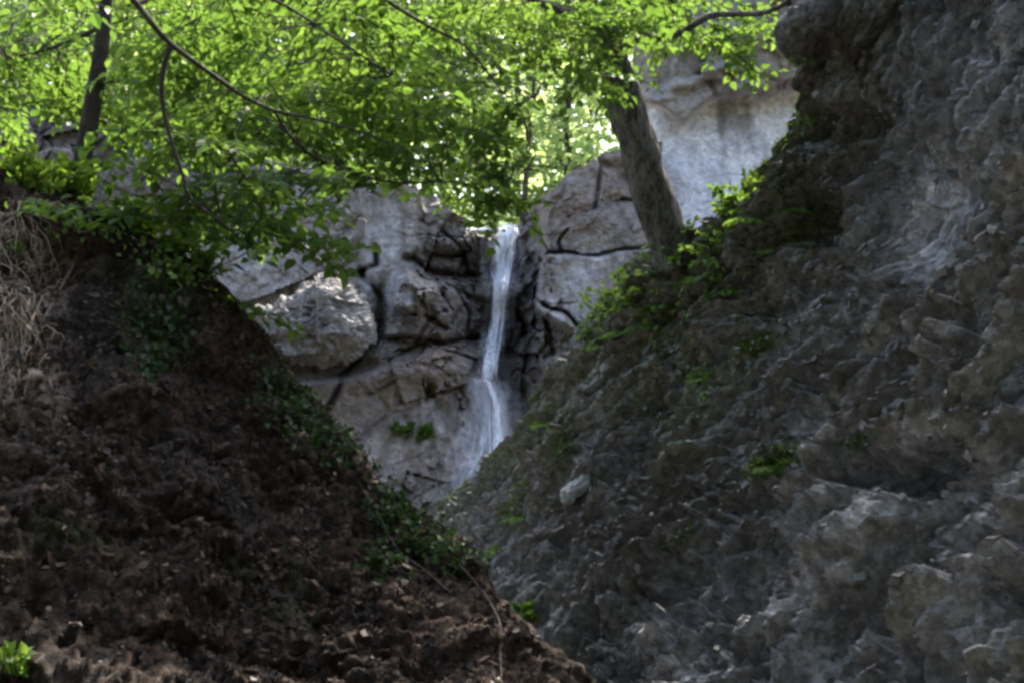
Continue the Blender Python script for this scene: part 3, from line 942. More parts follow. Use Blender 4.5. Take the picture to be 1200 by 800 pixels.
def cdepth(px, py):
    j = np.clip(np.searchsorted(pxs, px), 1, nu - 1)
    tt = np.clip((py - sky[j]) / (800 - sky[j]), 0, 1) ** .8 * (nv - 1)
    i = np.clip(tt.astype(int), 0, nv - 1)
    r = np.full(np.shape(px), 99.0)
    for di in range(-4, 5, 2):
        for dj in (-3, 0, 3):
            r = np.minimum(r, Dn[np.clip(i + di, 0, nv - 1), np.clip(j + dj, 0, nu - 1)])
    return r


wf = MB()


def strands(path, n, r0, r1, tone, lo=0, hi=1, spread=1.0, off=.06):
    for k in range(n):
        ta, tb = sorted(rng.uniform(lo, hi, 2))
        if tb - ta < .25:
            tb = min(hi, ta + .3)
            ta = max(lo, tb - .35)
        s = np.linspace(ta, tb, 16)
        ss = s * (len(path) - 1)
        ce = np.stack([np.interp(ss, np.arange(len(path)), path[:, c]) for c in range(3)], -1)
        o = np.clip(rng.normal(0, .42), -1, 1) * spread
        x = ce[:, 0] + ce[:, 2] * (o + .12 * np.sin(s * 9 + k))
        y = ce[:, 1]
        dq = cdepth(x, y) - off - rng.uniform(0, .12)
        dq = np.minimum(np.convolve(np.pad(dq, 3, mode='edge'), np.ones(7) / 7, 'valid'), dq + .02)
        rr = rng.uniform(r0, r1) * np.interp(s, [ta, (ta + tb) / 2, tb], [.35, 1, .3])
        wf.tube(P(x, y, dq), rr, 6, tone * rng.uniform(.7, 1.0))




def sheet(path, width, tone, off, seed, nu_=22, nv_=120, wob=2.0, split=0.0):
    """a thin lens of falling water following the rock; thins out to nothing at its edges"""
    s_ = np.linspace(0, 1, nv_)
    ss = s_ * (len(path) - 1)
    ce = catmull(path, 12)
    ce = np.stack([np.interp(s_, np.linspace(0, 1, len(ce)), ce[:, c]) for c in range(3)], -1)
    u = np.linspace(-1, 1, nu_)
    wv = 1 + .35 * vnoise(np.stack([s_ * 7, s_ * 0 + seed, s_ * 0], -1), seed)
    xo = wob * vnoise(np.stack([s_ * 9, s_ * 0 + seed, s_ * 0 + 5], -1), seed + 1)
    x = ce[:, :1] + xo[:, None] + u[None] * (ce[:, 2] * width * wv)[:, None]
    y = np.repeat(ce[:, 1:2], nu_, 1)
    dq = cdepth(x, y) - off
    ker = np.ones(9) / 9
    dq = np.apply_along_axis(lambda r: np.convolve(np.pad(r, 4, mode='edge'), ker, 'valid'), 0, dq)
    dq = np.apply_along_axis(lambda r: np.convolve(np.pad(r, 4, mode='edge'), ker, 'valid'), 1, dq) - .05
    dq = dq - .05 * vnoise(np.stack([x * .12, y * .03, x * 0], -1), seed + 2)
    th = .035 * (1 - u ** 2)[None]
    p1, p2 = P(x, y, dq - th), P(x, y, dq + th)
    tn = tone * np.sqrt(np.clip(1 - np.abs(u) ** 1.6, 0, 1))[None] * np.clip(.75 + .55 * fbm(np.stack([x * .16, y * .035, x * 0 + seed], -1), 3, seed + 3), .05, 1.2)
    tn = tn * np.clip(np.minimum(s_ * 18, (1 - s_) * 7), 0, 1)[:, None]
    k = np.arange(nv_ * nu_)
    wf.add(p1.reshape(-1, 3), [grid_faces(nv_, nu_)], tn.ravel())
    wf.add(p2.reshape(-1, 3), [grid_faces(nv_, nu_, True)], tn.ravel())


sheet(WPATH, .95, .6, .05, 11)
sheet(WPATH, .65, 1.3, .25, 12)
sheet(WPATH, .45, 1.7, .33, 13, wob=4)
sheet(WPATH, 1.9, .16, .03, 14)
JET = np.array([(562, 444, 5), (572, 447, 6), (579, 462, 7), (581, 485, 8), (583, 510, 10), (582, 530, 11), (575, 552, 12), (565, 576, 14), (554, 600, 15)], float)
sheet(JET, .5, 1.5, .30, 15)
sheet(JET, 1.7, .4, .08, 16)
sheet(VEIL, 1.2, .24, .05, 17)
VL = VEIL.copy()
VL[:, 0] -= 10
sheet(VL, 1.6, .18, .03, 18)
strands(WPATH, 34, .008, .022, 1.4, 0, 1, .75, .33)
strands(WPATH, 12, .006, .014, .8, 0, 1, 1.3)
strands(JET, 16, .008, .02, 1.3, 0, .95, 1.0, .28)
strands(VEIL, 10, .008, .016, .4, .1, 1, 1.2)
# white water breaking over the lip
lip = np.array([(545, 268, 5), (560, 270, 5), (578, 268, 6), (596, 268, 8), (604, 276, 8)], float)
strands(lip, 10, .015, .04, .95)
wfo = wf.build('waterfall', M_WATER)
tag(wfo, 'thin white waterfall dropping down the dark notch of the cliff', 'waterfall', kind='structure')

# fine spray hanging at the foot of the fall
m, nt, out = new_mat('spray')
vol = nd(nt, 'ShaderNodeVolumePrincipled', Density=.16)
vol.inputs['Color'].default_value = (.85, .88, .97, 1)
nt.links.new(vol.outputs[0], out.inputs['Volume'])
import bmesh
bm = bmesh.new()
bmesh.ops.create_icosphere(bm, subdivisions=4, radius=1)
sp = P(578, 520, 18.7)
for v in bm.verts:
    c = np.array(v.co)
    v.co = c * (1 + .18 * float(vnoise(c * 1.5 + 3, 640))) * np.array([.62, .6, 1.05])
me = bpy.data.meshes.new('spray_mist')
bm.to_mesh(me)
bm.free()
me.materials.append(m)
mist = bpy.data.objects.new('spray_mist', me)
COL.objects.link(mist)
mist.location = [float(x) for x in sp]
tag(mist, 'faint bluish spray hanging at the foot of the waterfall', 'mist', kind='stuff')


# ------------------------------------------------------------------ trees
def spline(pts, n):
    pts = np.asarray(pts, float)
    return catmull(pts, max(1, n // max(1, len(pts) - 1)))


def pix_limb(pts, n=24):
    return spline(np.array([P(a, b, c) for a, b, c in pts]), n)


def spray(lv, tw, p0, d, L, lsize=.072, dens=1.0):
    """one flat beech spray: twig, side twigs, alternate leaves"""
    d = unit(d)
    side = unit(np.cross(d, np.array([0, 0, 1.0])) + rng.normal(0, .25, 3))
    nr = unit(np.cross(side, d))
    nr = nr if nr[2] > 0 else -nr
    n = 7
    t = np.linspace(0, 1, n)[:, None]
    main = p0 + d * L * t + np.array([0, 0, -1]) * (.16 * L * t ** 2) + side * (.10 * L * rng.normal() * t ** 2)
    tw.tube(main, np.linspace(.006, .0018, n), 3)
    lines = [(main, L)]
    ns = rng.integers(4, 7)
    for k in range(ns):
        f = .12 + .75 * (k + rng.random() * .6) / ns
        b = main[0] + (main[-1] - main[0]) * f + (np.array([0, 0, -1]) * .16 * L * (f * f - f))
        sg = 1 if k % 2 else -1
        dd_ = unit(d * .75 + side * sg * .8 + nr * rng.normal(0, .18))
        l2 = L * rng.uniform(.3, .52) * (1.1 - .5 * f)
        ln = b + dd_ * l2 * np.linspace(0, 1, 5)[:, None] + np.array([0, 0, -1]) * (.15 * l2 * np.linspace(0, 1, 5)[:, None] ** 2)
        tw.tube(ln, np.linspace(.003, .001, 5), 3)
        lines.append((ln, l2))
    for ln, l in lines:
        m_ = max(3, int(l / (.62 * lsize) * dens))
        s = (np.arange(m_) + rng.random(m_) * .4) / m_ * .92 + .08
        idx = s * (len(ln) - 1)
        i0 = np.clip(idx.astype(int), 0, len(ln) - 2)
        pos = ln[i0] + (ln[i0 + 1] - ln[i0]) * (idx - i0)[:, None]
        dr = unit(ln[i0 + 1] - ln[i0])
        sg = np.where(np.arange(m_) % 2, 1, -1)[:, None]
        sd = unit(np.cross(nr, dr))
        ld = dr * .75 + sd * sg * .8 + rng.normal(0, .22, (m_, 3)) + np.array([0, 0, -.18])
        nn = nr + rng.normal(0, .42, (m_, 3))
        base = rng.random() * .5
        lv.leaves(pos, ld, nn, lsize * rng.uniform(.7, 1.2, m_), .31, np.clip(base + rng.random(m_) * .5, 0, 1))


def crown_from_blobs(lv, tw, limbs, blobs, lsize=.072, Lr=(.5, .95)):
    """sprays spread over the crown's volume, each tied by a thin twig to its nearest limb"""
    pts = np.concatenate(limbs)
    for (cx, cy, rx, ry, n, d0, d1) in blobs:
        for k in range(n):
            for _ in range(20):
                a, b = rng.uniform(-1, 1, 2)
                if a * a + b * b < 1:
                    break
            p = P(cx + a * rx, cy + b * ry, rng.uniform(d0, d1))
            e = np.linalg.norm(pts - p, axis=1) + .6 * np.maximum(0, p[2] - pts[:, 2]) * 0
            q = pts[np.argmin(e)]
            v = p - q
            hor = np.array([v[0], v[1], 0]) * .6 + rng.normal(0, .35, 3) * np.array([1, 1, .25])
            L = rng.uniform(*Lr)
            dr = unit(unit(hor) + np.array([0, 0, -.12]))
            s0 = p - dr * L * .5
            v = s0 - q
            if np.linalg.norm(v) > .15:
                tt = np.linspace(0, 1, 6)[:, None]
                tw.tube(q + v * tt + np.array([0, 0, 1]) * (.10 * np.linalg.norm(v) * np.sin(tt * math.pi)) + rng.normal(0, .02, (6, 3)) * np.sin(tt * math.pi), np.linspace(.005, .0035, 6), 4)
            spray(lv, tw, s0, dr, L, lsize)


def tree(name, base, label, group, trunk, trad, limbs, blobs, bark, leaf, lsize=.072, seg=16, rough=.10, cat='tree', Lr=(.5, .95), seed=0):
    o = thing(name, base, label, cat, group)
    if trunk is not None:
        b = MB()
        b.tube(trunk, trad, seg, .5, rough, seed=seed)
        b.build('trunk', bark, o)
    for pts, r in limbs:
        b = MB()
        b.tube(pts, r, 8, .5, .06, seed=seed + 3)
        b.build('limb', bark, o)
    lv, tw = MB(), MB()
    src = [l[0] for l in limbs]
    if trunk is not None:
        src.append(trunk[len(trunk) // 2:])
    crown_from_blobs(lv, tw, src, blobs, lsize, Lr)
    lv.build('crown', leaf, o, smooth=False)
    tw.build('twigs', M_BARK_D, o)
    return o


# leaning grey trunk standing on the right slope
h = cast(793, 292, ('slope',))
db = float((h[0] - CAM) @ FWD) if h else 12.2
db = min(db, 12.4)
tk = pix_limb([(792, 306, db + .1), (780, 272, db), (758, 204, db - .05), (737, 136, db - .1), (720, 78, db - .15), (700, 5, db - .2), (676, -100, db - .3), (645, -260, db - .3)], 70)
nT = len(tk)
tr_ = np.interp(np.linspace(0, 1, nT), [0, .08, .2, .5, .75, 1], [.25, .215, .205, .185, .15, .10])
l1 = pix_limb([(722, 62, db - .1), (745, 48, db - .3), (765, 46, db - .5), (795, 40, db - .8), (815, 28, db - 1.0), (835, 18, db - 1.1), (862, 17, db - 1.3), (890, 16, db - 1.4), (912, 9, db - 1.5), (928, -4, db - 1.6), (960, -40, db - 1.8)], 40)
l1b = pix_limb([(918, 2, db - 1.5), (930, 6, db - 1.5), (945, 14, db - 1.5), (956, 20, db - 1.5)], 9)
l2 = pix_limb([(726, 82, db - .1), (712, 40, db - .6), (690, 22, db - 1), (650, 10, db - 1.4), (600, -10, db - 1.8), (540, -30, db - 2.2)], 30)
l3 = pix_limb([(700, -10, db - .2), (740, -60, db - .8), (800, -90, db - 1.4), (870, -100, db - 2)], 24)
l4 = pix_limb([(690, -60, db - .2), (640, -120, db - .8), (560, -150, db - 1.6), (470, -120, db - 2.4), (420, -60, db - 2.8)], 28)
tree('beech_tree', tk[2], 'tall beech with leaning thick grey trunk rooted on the right rock slope', None, tk, tr_,
     [(l1, np.linspace(.042, .020, len(l1))), (l1b, np.linspace(.03, .018, len(l1b))), (l2, np.linspace(.07, .02, len(l2))), (l3, np.linspace(.08, .025, len(l3))), (l4, np.linspace(.08, .02, len(l4)))],
     [(650, 40, 80, 48, 22, 9.6, 12.6), (735, 20, 55, 36, 15, 9.6, 11.8), (790, 8, 60, 30, 11, 11.3, 12.4), (862, 24, 40, 22, 6, 11.3, 12), (868, 58, 22, 18, 4, 11.0, 11.8), (595, 70, 60, 50, 12, 9.4, 12.4), (690, 95, 40, 30, 6, 9.6, 12.4),
      (560, 30, 80, 50, 17, 9, 12), (470, 10, 80, 60, 15, 9, 11.5), (650, -90, 200, 50, 10, 9, 13), (725, 130, 16, 30, 3, 12.5, 13)],
     M_BARK, M_LEAF, .105, 44, .26, seed=700)

# slim dark trunk on the left bank
h = cast(95, 215, ('bank',))
db = float((h[0] - CAM) @ FWD) if h else 7.6
tk = pix_limb([(92, 235, db), (97, 195, db), (104, 150, db), (111, 110, db), (117, 70, db), (122, 30, db), (126, -20, db), (134, -140, db - .1), (140, -300, db - .2)], 60)
nT = len(tk)
st = pix_limb([(112, 97, db), (125, 96, db - .05), (138, 95, db - .1), (148, 96, db - .12)], 9)
l1 = pix_limb([(128, -40, db), (90, -80, db - .3), (30, -90, db - .6), (-60, -70, db - .8)], 20)
l2 = pix_limb([(130, -100, db), (180, -140, db + .3), (240, -120, db + .6), (290, -60, db + .9)], 20)
l3 = pix_limb([(122, 30, db), (90, 45, db + .3), (50, 60, db + .7), (0, 70, db + 1)], 16)
tree('slender_tree', tk[3], 'slender dark trunked tree standing on the left earth bank', None, tk, np.interp(np.linspace(0, 1, nT), [0, .15, 1], [.085, .066, .035]),
     [(st, np.linspace(.022, .014, len(st))), (l1, np.linspace(.03, .01, len(l1))), (l2, np.linspace(.03, .01, len(l2))), (l3, np.linspace(.018, .008, len(l3)))],
     [(30, 40, 95, 60, 28, db + .4, db + 3), (40, 110, 75, 38, 14, db + .5, db + 3), (190, 20, 60, 50, 10, db + .4, db + 2.5), (20, -60, 150, 40, 8, db - 1, db + 1.5), (260, -60, 120, 40, 6, db - .5, db + 2), (150, 130, 40, 20, 6, db + .5, db + 1.5)],
     M_BARK_D, M_LEAF, .095, 14, .05, seed=720)

# overhanging tree: trunk out of the picture on the left, its branches reach across the gorge
A = [(-330, 60, 5.6), (-320, -60, 5.7), (-290, -240, 5.9), (-240, -480, 6.2)]
tk = pix_limb(A, 40)
b1 = pix_limb([(-285, -260, 5.9), (-140, -230, 6.0), (20, -140, 6.1), (110, -50, 6.1), (160, 5, 6.2), (178, 28, 6.2), (200, 52, 6.3), (232, 76, 6.4), (262, 97, 6.6), (285, 113, 6.7), (320, 129, 6.9), (360, 138, 7.1), (400, 148, 7.3), (450, 165, 7.6)], 80)
b2 = pix_limb([(201, 53, 6.3), (195, 68, 6.3), (190, 92, 6.3), (190, 116, 6.3), (194, 140, 6.3), (203, 172, 6.3), (214, 205, 6.3), (223, 232, 6.3), (260, 262, 6.6), (300, 296, 6.9)], 40)
b3 = pix_limb([(-265, -360, 6.1), (-60, -360, 6.6), (180, -230, 7.2), (360, -90, 7.8), (440, -10, 8.0), (500, 30, 8.2), (530, 45, 8.3), (555, 64, 8.4), (590, 110, 8.6)], 60)
b4 = pix_limb([(320, 129, 6.9), (350, 170, 7.2), (400, 200, 7.6), (470, 215, 8.0), (540, 215, 8.4), (600, 245, 8.8)], 30)
b5 = pix_limb([(160, 5, 6.2), (230, -20, 6.6), (320, 0, 7.0), (400, 50, 7.5), (460, 90, 7.9)], 30)
tree('overhanging_tree', tk[0], 'leafy tree whose long dark branch slants across the upper left', None, tk, np.linspace(.16, .11, len(tk)),
     [(b1, np.linspace(.023, .007, len(b1))), (b2, np.linspace(.018, .006, len(b2))), (b3, np.linspace(.024, .006, len(b3))), (b4, np.linspace(.010, .005, len(b4))), (b5, np.linspace(.015, .006, len(b5)))],
     [(240, 80, 110, 60, 22, 7.0, 9.2), (310, 160, 110, 60, 23, 7.1, 9.2), (200, 190, 60, 50, 9, 6.6, 7.8), (330, 225, 90, 40, 11, 6.6, 8.6), (225, 255, 55, 28, 5, 6.2, 7.2), (430, 180, 70, 50, 13, 7.4, 9.4),
      (470, 120, 70, 52, 18, 7.8, 9.5), (410, 60, 80, 55, 18, 7.6, 9.5), (545, 130, 60, 40, 9, 8, 9.5), (560, 205, 55, 30, 8, 8, 9.4), (605, 246, 26, 18, 3, 8.5, 9.2), (330, 285, 40, 22, 5, 6.8, 7.4), (300, 350, 14, 8, 1, 7.0, 7.2), (350, 0, 120, 40, 12, 7.0, 9),
      (130, 245, 50, 16, 4, 6.6, 7.2)],
     M_BARK_D, M_LEAF, .098, 12, .05, seed=740)


# sunlit trees beyond the cliff edge
def far_tree(px_, pyb, d, hgt, rad, name, label, n=2600, lean=0.0, thin=False, seed=0, lsz=.135):
    base = P(px_, pyb, d)
    if not thin:
        base[2] = float(hill_z(base[0], base[1])) - .1
    o = thing(name, base, label, 'tree', 'sunlit trees beyond the cliff edge')
    tk = spline(np.array([base + np.array([0, 0, -.4]), base + np.array([lean * .3, 0, hgt * .3]), base + np.array([lean * .7, .1, hgt * .65]), base + np.array([lean, 0, hgt * .98])]), 24)
    b = MB()
    b.tube(tk, np.linspace(rad[1], rad[1] * .3, len(tk)), 8, .5, .05, seed=seed)
    lv = MB()
    R = rad[0]
    ncl = 70 if not thin else 16
    per = n // ncl
    for k in range(ncl):
        f = rng.uniform(.08, 1.0) if not thin else rng.uniform(.25, 1)
        q = tk[int(f * (len(tk) - 1))]
        an = rng.uniform(0, 2 * math.pi)
        rr = R * rng.uniform(.25, 1) * (1.15 - .6 * abs(f - .5))
        c = q + np.array([math.cos(an) * rr, math.sin(an) * rr, rng.uniform(-.2, .7)])
        b.tube(np.linspace(0, 1, 5)[:, None] * (c - q) + q + np.array([0, 0, .15]) * np.sin(np.linspace(0, math.pi, 5))[:, None], np.linspace(.035, .01, 5), 4)
        cr = R * rng.uniform(.25, .45)
        pos = c + rng.normal(0, 1, (per, 3)) * np.array([cr, cr, cr * .55]) * .6
        dr = rng.normal(0, 1, (per, 3)) + np.array([0, 0, -.4])
        lv.leaves(pos, dr, rng.normal(0, .7, (per, 3)) + np.array([0, 0, 1.0]), rng.uniform(.75, 1.25, per) * lsz, .36)
    b.build('trunk', M_BARK_D, o)
    lv.build('crown', M_LEAF_FAR, o, smooth=False)
    return o


far_tree(612, 262, 22.5, 4.6, (.75, .07), 'sapling', 'thin dark sapling standing on the cliff lip just behind the waterfall', 420, .35, True, seed=800)
for k, (a, b_, d, hh, R, lab) in enumerate([
        (665, 225, 30, 9.0, 2.3, 'bright yellow green tree behind the notch, right of the sapling'),
        (560, 235, 33, 10.0, 2.6, 'bright tree behind the notch, left of the sapling'),
        (470, 220, 31, 10.5, 2.6, 'sunlit tree beyond the cliff above the smooth grey pillar'),
        (360, 190, 29, 10.0, 2.6, 'sunlit tree beyond the cliff above the lumpy boulder'),
        (245, 175, 28, 9.0, 2.5, 'sunlit tree beyond the cliff behind the forking overhanging branch'),
        (130, 150, 27, 9.0, 2.6, 'sunlit tree beyond the cliff behind the slender trunk'),
        (10, 120, 27, 9.0, 2.8, 'sunlit tree beyond the cliff at the far left'),
        (730, 215, 36, 11.0, 2.8, 'pale sunlit tree beyond the cliff beside the leaning trunk'),
        (615, 215, 40, 12.0, 3.0, 'sunlit tree seen through the gap straight above the waterfall'),
        (690, 190, 46, 15.0, 3.6, 'tall distant sunlit tree behind the gap, to its right'),
        (520, 190, 47, 16.0, 3.8, 'tall distant sunlit tree behind the middle of the canopy'),
        (400, 170, 45, 16.0, 3.8, 'tall distant sunlit tree behind the overhanging branch'),
        (260, 150, 44, 16.0, 3.8, 'tall distant sunlit tree at the upper left behind the fork'),
        (110, 130, 43, 15.0, 3.8, 'tall distant sunlit tree behind the slender trunk'),
        (600, 160, 58, 19.0, 4.5, 'farthest sunlit tree high above the waterfall')]):
    far_tree(a, b_, d, hh, (R, .14), 'background_tree', lab, 3400 if 500 < a < 700 else 8500, rng.uniform(-.6, .6), seed=810 + k, lsz=.21)


# unseen beeches added behind the viewer to block frontal sky light
def shade_tree(base, hgt, R, label, seed):
    o = thing('beech_tree', base, label, 'tree')  # out of view, added only to screen off sky light
    base = np.array(base, float)
    tk = spline(np.array([base - [0, 0, .4], base + [.1, 0, hgt * .3], base + [-.1, .1, hgt * .65], base + [0, 0, hgt]]), 24)
    b, lv = MB(), MB()
    b.tube(tk, np.linspace(.22, .05, len(tk)), 12, .5, .08, seed=seed)
    for k in range(80):
        q = tk[int(rng.uniform(.45, 1) * (len(tk) - 1))]
        an, rr = rng.uniform(0, 2 * math.pi), R * math.sqrt(rng.uniform(.05, 1))
        c = q + np.array([math.cos(an) * rr, math.sin(an) * rr, rng.uniform(.0, 1.2)])
        b.tube(np.linspace(0, 1, 5)[:, None] * (c - q) + q, np.linspace(.04, .01, 5), 4)
        pos = c + rng.normal(0, 1, (70, 3)) * np.array([.7, .7, .3])
        lv.leaves(pos, rng.normal(0, 1, (70, 3)), rng.normal(0, .5, (70, 3)) + np.array([0, 0, 1.0]), rng.uniform(.2, .34, 70), .38)
    b.build('trunk', M_BARK, o)
    lv.build('crown', M_LEAF, o, smooth=False)


for k, (bx, by, bz, hh, R, lab) in enumerate([
        (-4.5, -5.0, 3.0, 8.5, 3.6, 'unseen beech added behind the viewer on the left to block sky light'),
        (3.8, -5.5, 3.4, 8.5, 3.6, 'unseen beech added behind the viewer on the right to block sky light'),
        (-.3, -8.0, 6.2, 9.0, 4.6, 'unseen beech added straight behind the viewer to block sky light'),
        (-.6, -3.4, 1.2, 10.0, 4.4, 'tall unseen beech added just behind the viewer to block sky light')]):
    shade_tree((bx, by, bz), hh, R, lab, 840 + k)


# ------------------------------------------------------------------ plants
S = ('slope',)
B = ('bank',)


def clump(name, px_, py_, rad, label, cat, mat=None, n=140, leaf=.06, up=.7, keys=('slope', 'bank', 'outcrop', 'boulder', 'cliff', 'wall'), group=None, wid=.32, out=.5):
    """a shrub: stems leave one base and carry leaves; size from the picture radius at its distance"""
    h = cast(px_, py_, keys)
    if h is None:
        return None
    p, nn, dist, _ = h
    R = rad / F * dist * 1.3
    n = int(n * 1.6)
    leaf = leaf * 1.1
    o = thing(name, p, label, cat, group)
    st, lv = MB(), MB()
    ns = max(5, n // 12)
    for k in range(ns):
        d = unit(nn * out + np.array([0, 0, up]) + rng.normal(0, .55, 3))
        L = R * rng.uniform(.5, 1.25)
        t = np.linspace(0, 1, 6)[:, None]
        b0 = p + rng.normal(0, R * .18, 3) - nn * .02
        ln = b0 + d * L * t + np.array([0, 0, -1]) * (.3 * L * t ** 2)
        st.tube(ln, np.linspace(.006, .002, 6) * min(1.5, .6 + R), 3)
        m_ = max(5, n // ns)
        s = rng.uniform(.25, 1, m_)
        i0 = np.clip((s * 5).astype(int), 0, 4)
        pos = ln[i0] + (ln[i0 + 1] - ln[i0]) * rng.random(m_)[:, None]
        lv.leaves(pos, d + rng.normal(0, .8, (m_, 3)), rng.normal(0, .5, (m_, 3)) + np.array([0, 0, 1.0]) - FWD * .3, leaf * rng.uniform(.6, 1.25, m_), wid)
    lv.build('foliage', mat or M_SHRUB, o, smooth=False)
    st.build('stems', M_BARK_D, o)
    return o


def fern(px_, py_, rad, label, n=9, keys=('slope',), group=None):
    h = cast(px_, py_, keys)
    if h is None:
        return
    p, nn, dist, _ = h
    R = rad / F * dist * 1.35
    n = int(n * 1.6)
    o = thing('fern', p, label, 'fern', group)
    st, lv = MB(), MB()
    for k in range(n):
        an = rng.uniform(0, 2 * math.pi)
        d = unit(np.array([math.cos(an), math.sin(an), 0]) * .8 + nn * .7 + np.array([0, 0, .9]))
        L = R * rng.uniform(.8, 1.3)
        t = np.linspace(0, 1, 12)[:, None]
        ln = p + d * L * t + np.array([0, 0, -1]) * (.55 * L * t ** 2)
        st.tube(ln, np.linspace(.004, .001, 12), 3)
        tg = unit(np.gradient(ln, axis=0))
        sd = unit(np.cross(tg, np.array([0, 0, 1.0])))
        nr = np.cross(sd, tg)
        s = np.arange(2, 12)
        ll = L * .26 * np.sin(np.linspace(.35, 1, 10) * math.pi) ** .8 + .02
        for sg in (-1, 1):
            lv.leaves(ln[s], sd[s] * sg + tg[s] * .45, nr[s] + rng.normal(0, .15, (10, 3)), ll, .15)
    lv.build('fronds', M_SHRUB, o, smooth=False)
    st.build('stems', M_BARK_D, o)


def grass(px_, py_, rad, label, n=120, keys=('slope', 'cliff'), sx=1.0, sy=1.0, rot=0, L0=1.0, name='grass_tuft'):
    h = cast(px_, py_, keys)
    if h is None:
        return
    R = rad / F * h[2]
    o = thing(name, h[0], label, 'grass', None)
    b = MB()
    c, s = math.cos(math.radians(rot)), math.sin(math.radians(rot))
    for k in range(n):
        a, bb = rng.normal(0, .45, 2) * rad
        a, bb = a * sx, bb * sy
        hh = cast(px_ + a * c - bb * s, py_ + a * s + bb * c, keys)
        if hh is None or abs(hh[2] - h[2]) > .6:
            continue
        L = min(R, .35) * rng.uniform(.4, 1.0) * L0 * .75
        d = unit(hh[1] * .5 + np.array([0, 0, 1.0]) + rng.normal(0, .4, 3))
        t = np.linspace(0, 1, 5)[:, None]
        ln = hh[0] - hh[1] * .01 + d * L * t + (np.array([0, 0, -1]) + hh[1] * .5) * (.5 * L * t ** 2)
        sd = unit(np.cross(d, FWD) + rng.normal(0, .3, 3))
        w = (np.array([.006, .007, .006, .004, .0005]) * rng.uniform(.8, 1.5))[:, None]
        v = np.concatenate([ln - sd * w, ln + sd * w])
        i = np.arange(4)
        b.add(v, [np.stack([i, i + 1, i + 6, i + 5], -1)], rng.random())
    if b.n:
        b.build('blades', M_GRASS, o)


def creeper(name, spots, label, cat, mat, n, leaf, keys, spread=.05):
    """leaves lying on the surface they climb over, with thin runners"""
    h0 = None
    for k in range(12):
        h0 = h0 or cast(spots[0][0] - 5 * k * (keys == B), spots[0][1] + 4 * k, keys)
    o = thing(name, h0[0], label, cat)
    lv = MB()
    for (cx, cy, rx, ry, rot) in spots:
        c, s = math.cos(math.radians(rot)), math.sin(math.radians(rot))
        pos, dr, nr = [], [], []
        m_ = int(n * rx * ry / 900)
        for k in range(m_):
            a, b = rng.normal(0, .5, 2)
            h = cast(cx + a * rx * c - b * ry * s, cy + a * rx * s + b * ry * c, keys)
            if h is None or abs(h[2] - h0[2]) > 2.5:
                continue
            pos.append(h[0] + h[1] * rng.uniform(.005, spread))
            dr.append(np.array([0, 0, -.8]) + rng.normal(0, .7, 3))
            nr.append(h[1] + rng.normal(0, .45, 3) + np.array([0, 0, .4]))
        if pos:
            lv.leaves(np.array(pos), np.array(dr), np.array(nr), leaf * rng.uniform(.6, 1.2, len(pos)), .4)
    lv.build('foliage', mat, o, smooth=False)


clump('shrub', 752, 352, 46, 'bushy green shrub on the crest of the right slope, below the trunk', 'shrub', None, 420, .06, .8, S)
clump('shrub', 708, 372, 26, 'small low shrub at the crest left of the bushy shrub', 'shrub', None, 160, .05, .8, S)
clump('shrub', 795, 305, 34, 'green shrub growing against the foot of the leaning trunk', 'shrub', None, 240, .06, .9, S)
clump('shrub', 848, 262, 34, 'leafy sprig standing up in front of the pale wall', 'shrub', M_LEAF, 120, .075, 1.2, S)
clump('shrub', 842, 300, 34, 'green shrub on the crest between the trunk foot and the leafy sprig', 'shrub', None, 240, .06, .7, S)
clump('shrub', 790, 372, 24, 'yellow flecked low shrub just below the trunk foot shrub', 'shrub', M_GRASS, 140, .05, .6, S)
clump('shrub', 880, 232, 26, 'small leafy shrub highest on the mossy crest', 'shrub', None, 130, .06, .9, S)
fern(775, 362, 22, 'fern between the bushy shrub and the trunk foot')
fern(700, 408, 18, 'lowest fern on the crest of the slope')
fern(640, 500, 16, 'small fern on the crest right of the waterfall foot')
fern(610, 610, 18, 'fern beside the narrow strip of long grass in the gully')
fern(822, 448, 18, 'fern growing beside the trailing plant')
fern(905, 552, 24, 'fern in the grass tuft above the dark hollow')
fern(820, 330, 26, 'fern on the mossy crest beside the trunk foot')
fern(900, 300, 22, 'fern in the dark hollow below the mossy crest')
fern(930, 250, 22, 'fern under the dark overhanging outcrop')
fern(872, 262, 22, 'fern on the mossy crest halfway up to the outcrop')
fern(758, 384, 20, 'fern below the bushy shrub on the slope')
fern(852, 345, 20, 'fern on the slope below the fern by the trunk foot')
fern(724, 392, 18, 'fern under the small low shrub at the crest')
clump('plant', 690, 398, 15, 'little green plant where the crest meets the grey slab', 'plant', None, 90, .045, .7, S)
creeper('trailing_plant', [(818, 435, 14, 30, 10), (826, 470, 8, 18, 0)], 'green plant trailing down the middle of the right slope', 'plant', M_SHRUB, 130, .045, S)
creeper('moss_patch', [(888, 402, 30, 10, -22)], 'green moss strip on a ledge of the right slope', 'moss', M_GRASS, 260, .03, S, .03)
creeper('moss_patch', [(665, 520, 16, 26, 15), (640, 590, 14, 20, 20)], 'moss streaks on the slope beside the waterfall foot', 'moss', M_GRASS, 260, .03, S, .03)
creeper('moss_patch', [(765, 490, 20, 12, -35), (700, 560, 18, 10, -35)], 'moss streaks in the middle of the lower slope', 'moss', M_GRASS, 220, .03, S, .03)
creeper('moss_patch', [(1005, 515, 22, 10, -30)], 'olive moss patch between two pale rock stains', 'moss', M_GRASS, 220, .03, S, .03)
creeper('moss_patch', [(935, 72, 22, 10, -20), (948, 140, 26, 12, -15)], 'mossy cushions on the dark overhanging outcrop', 'moss', M_SHRUB, 200, .035, ('outcrop', 'slope'), .03)
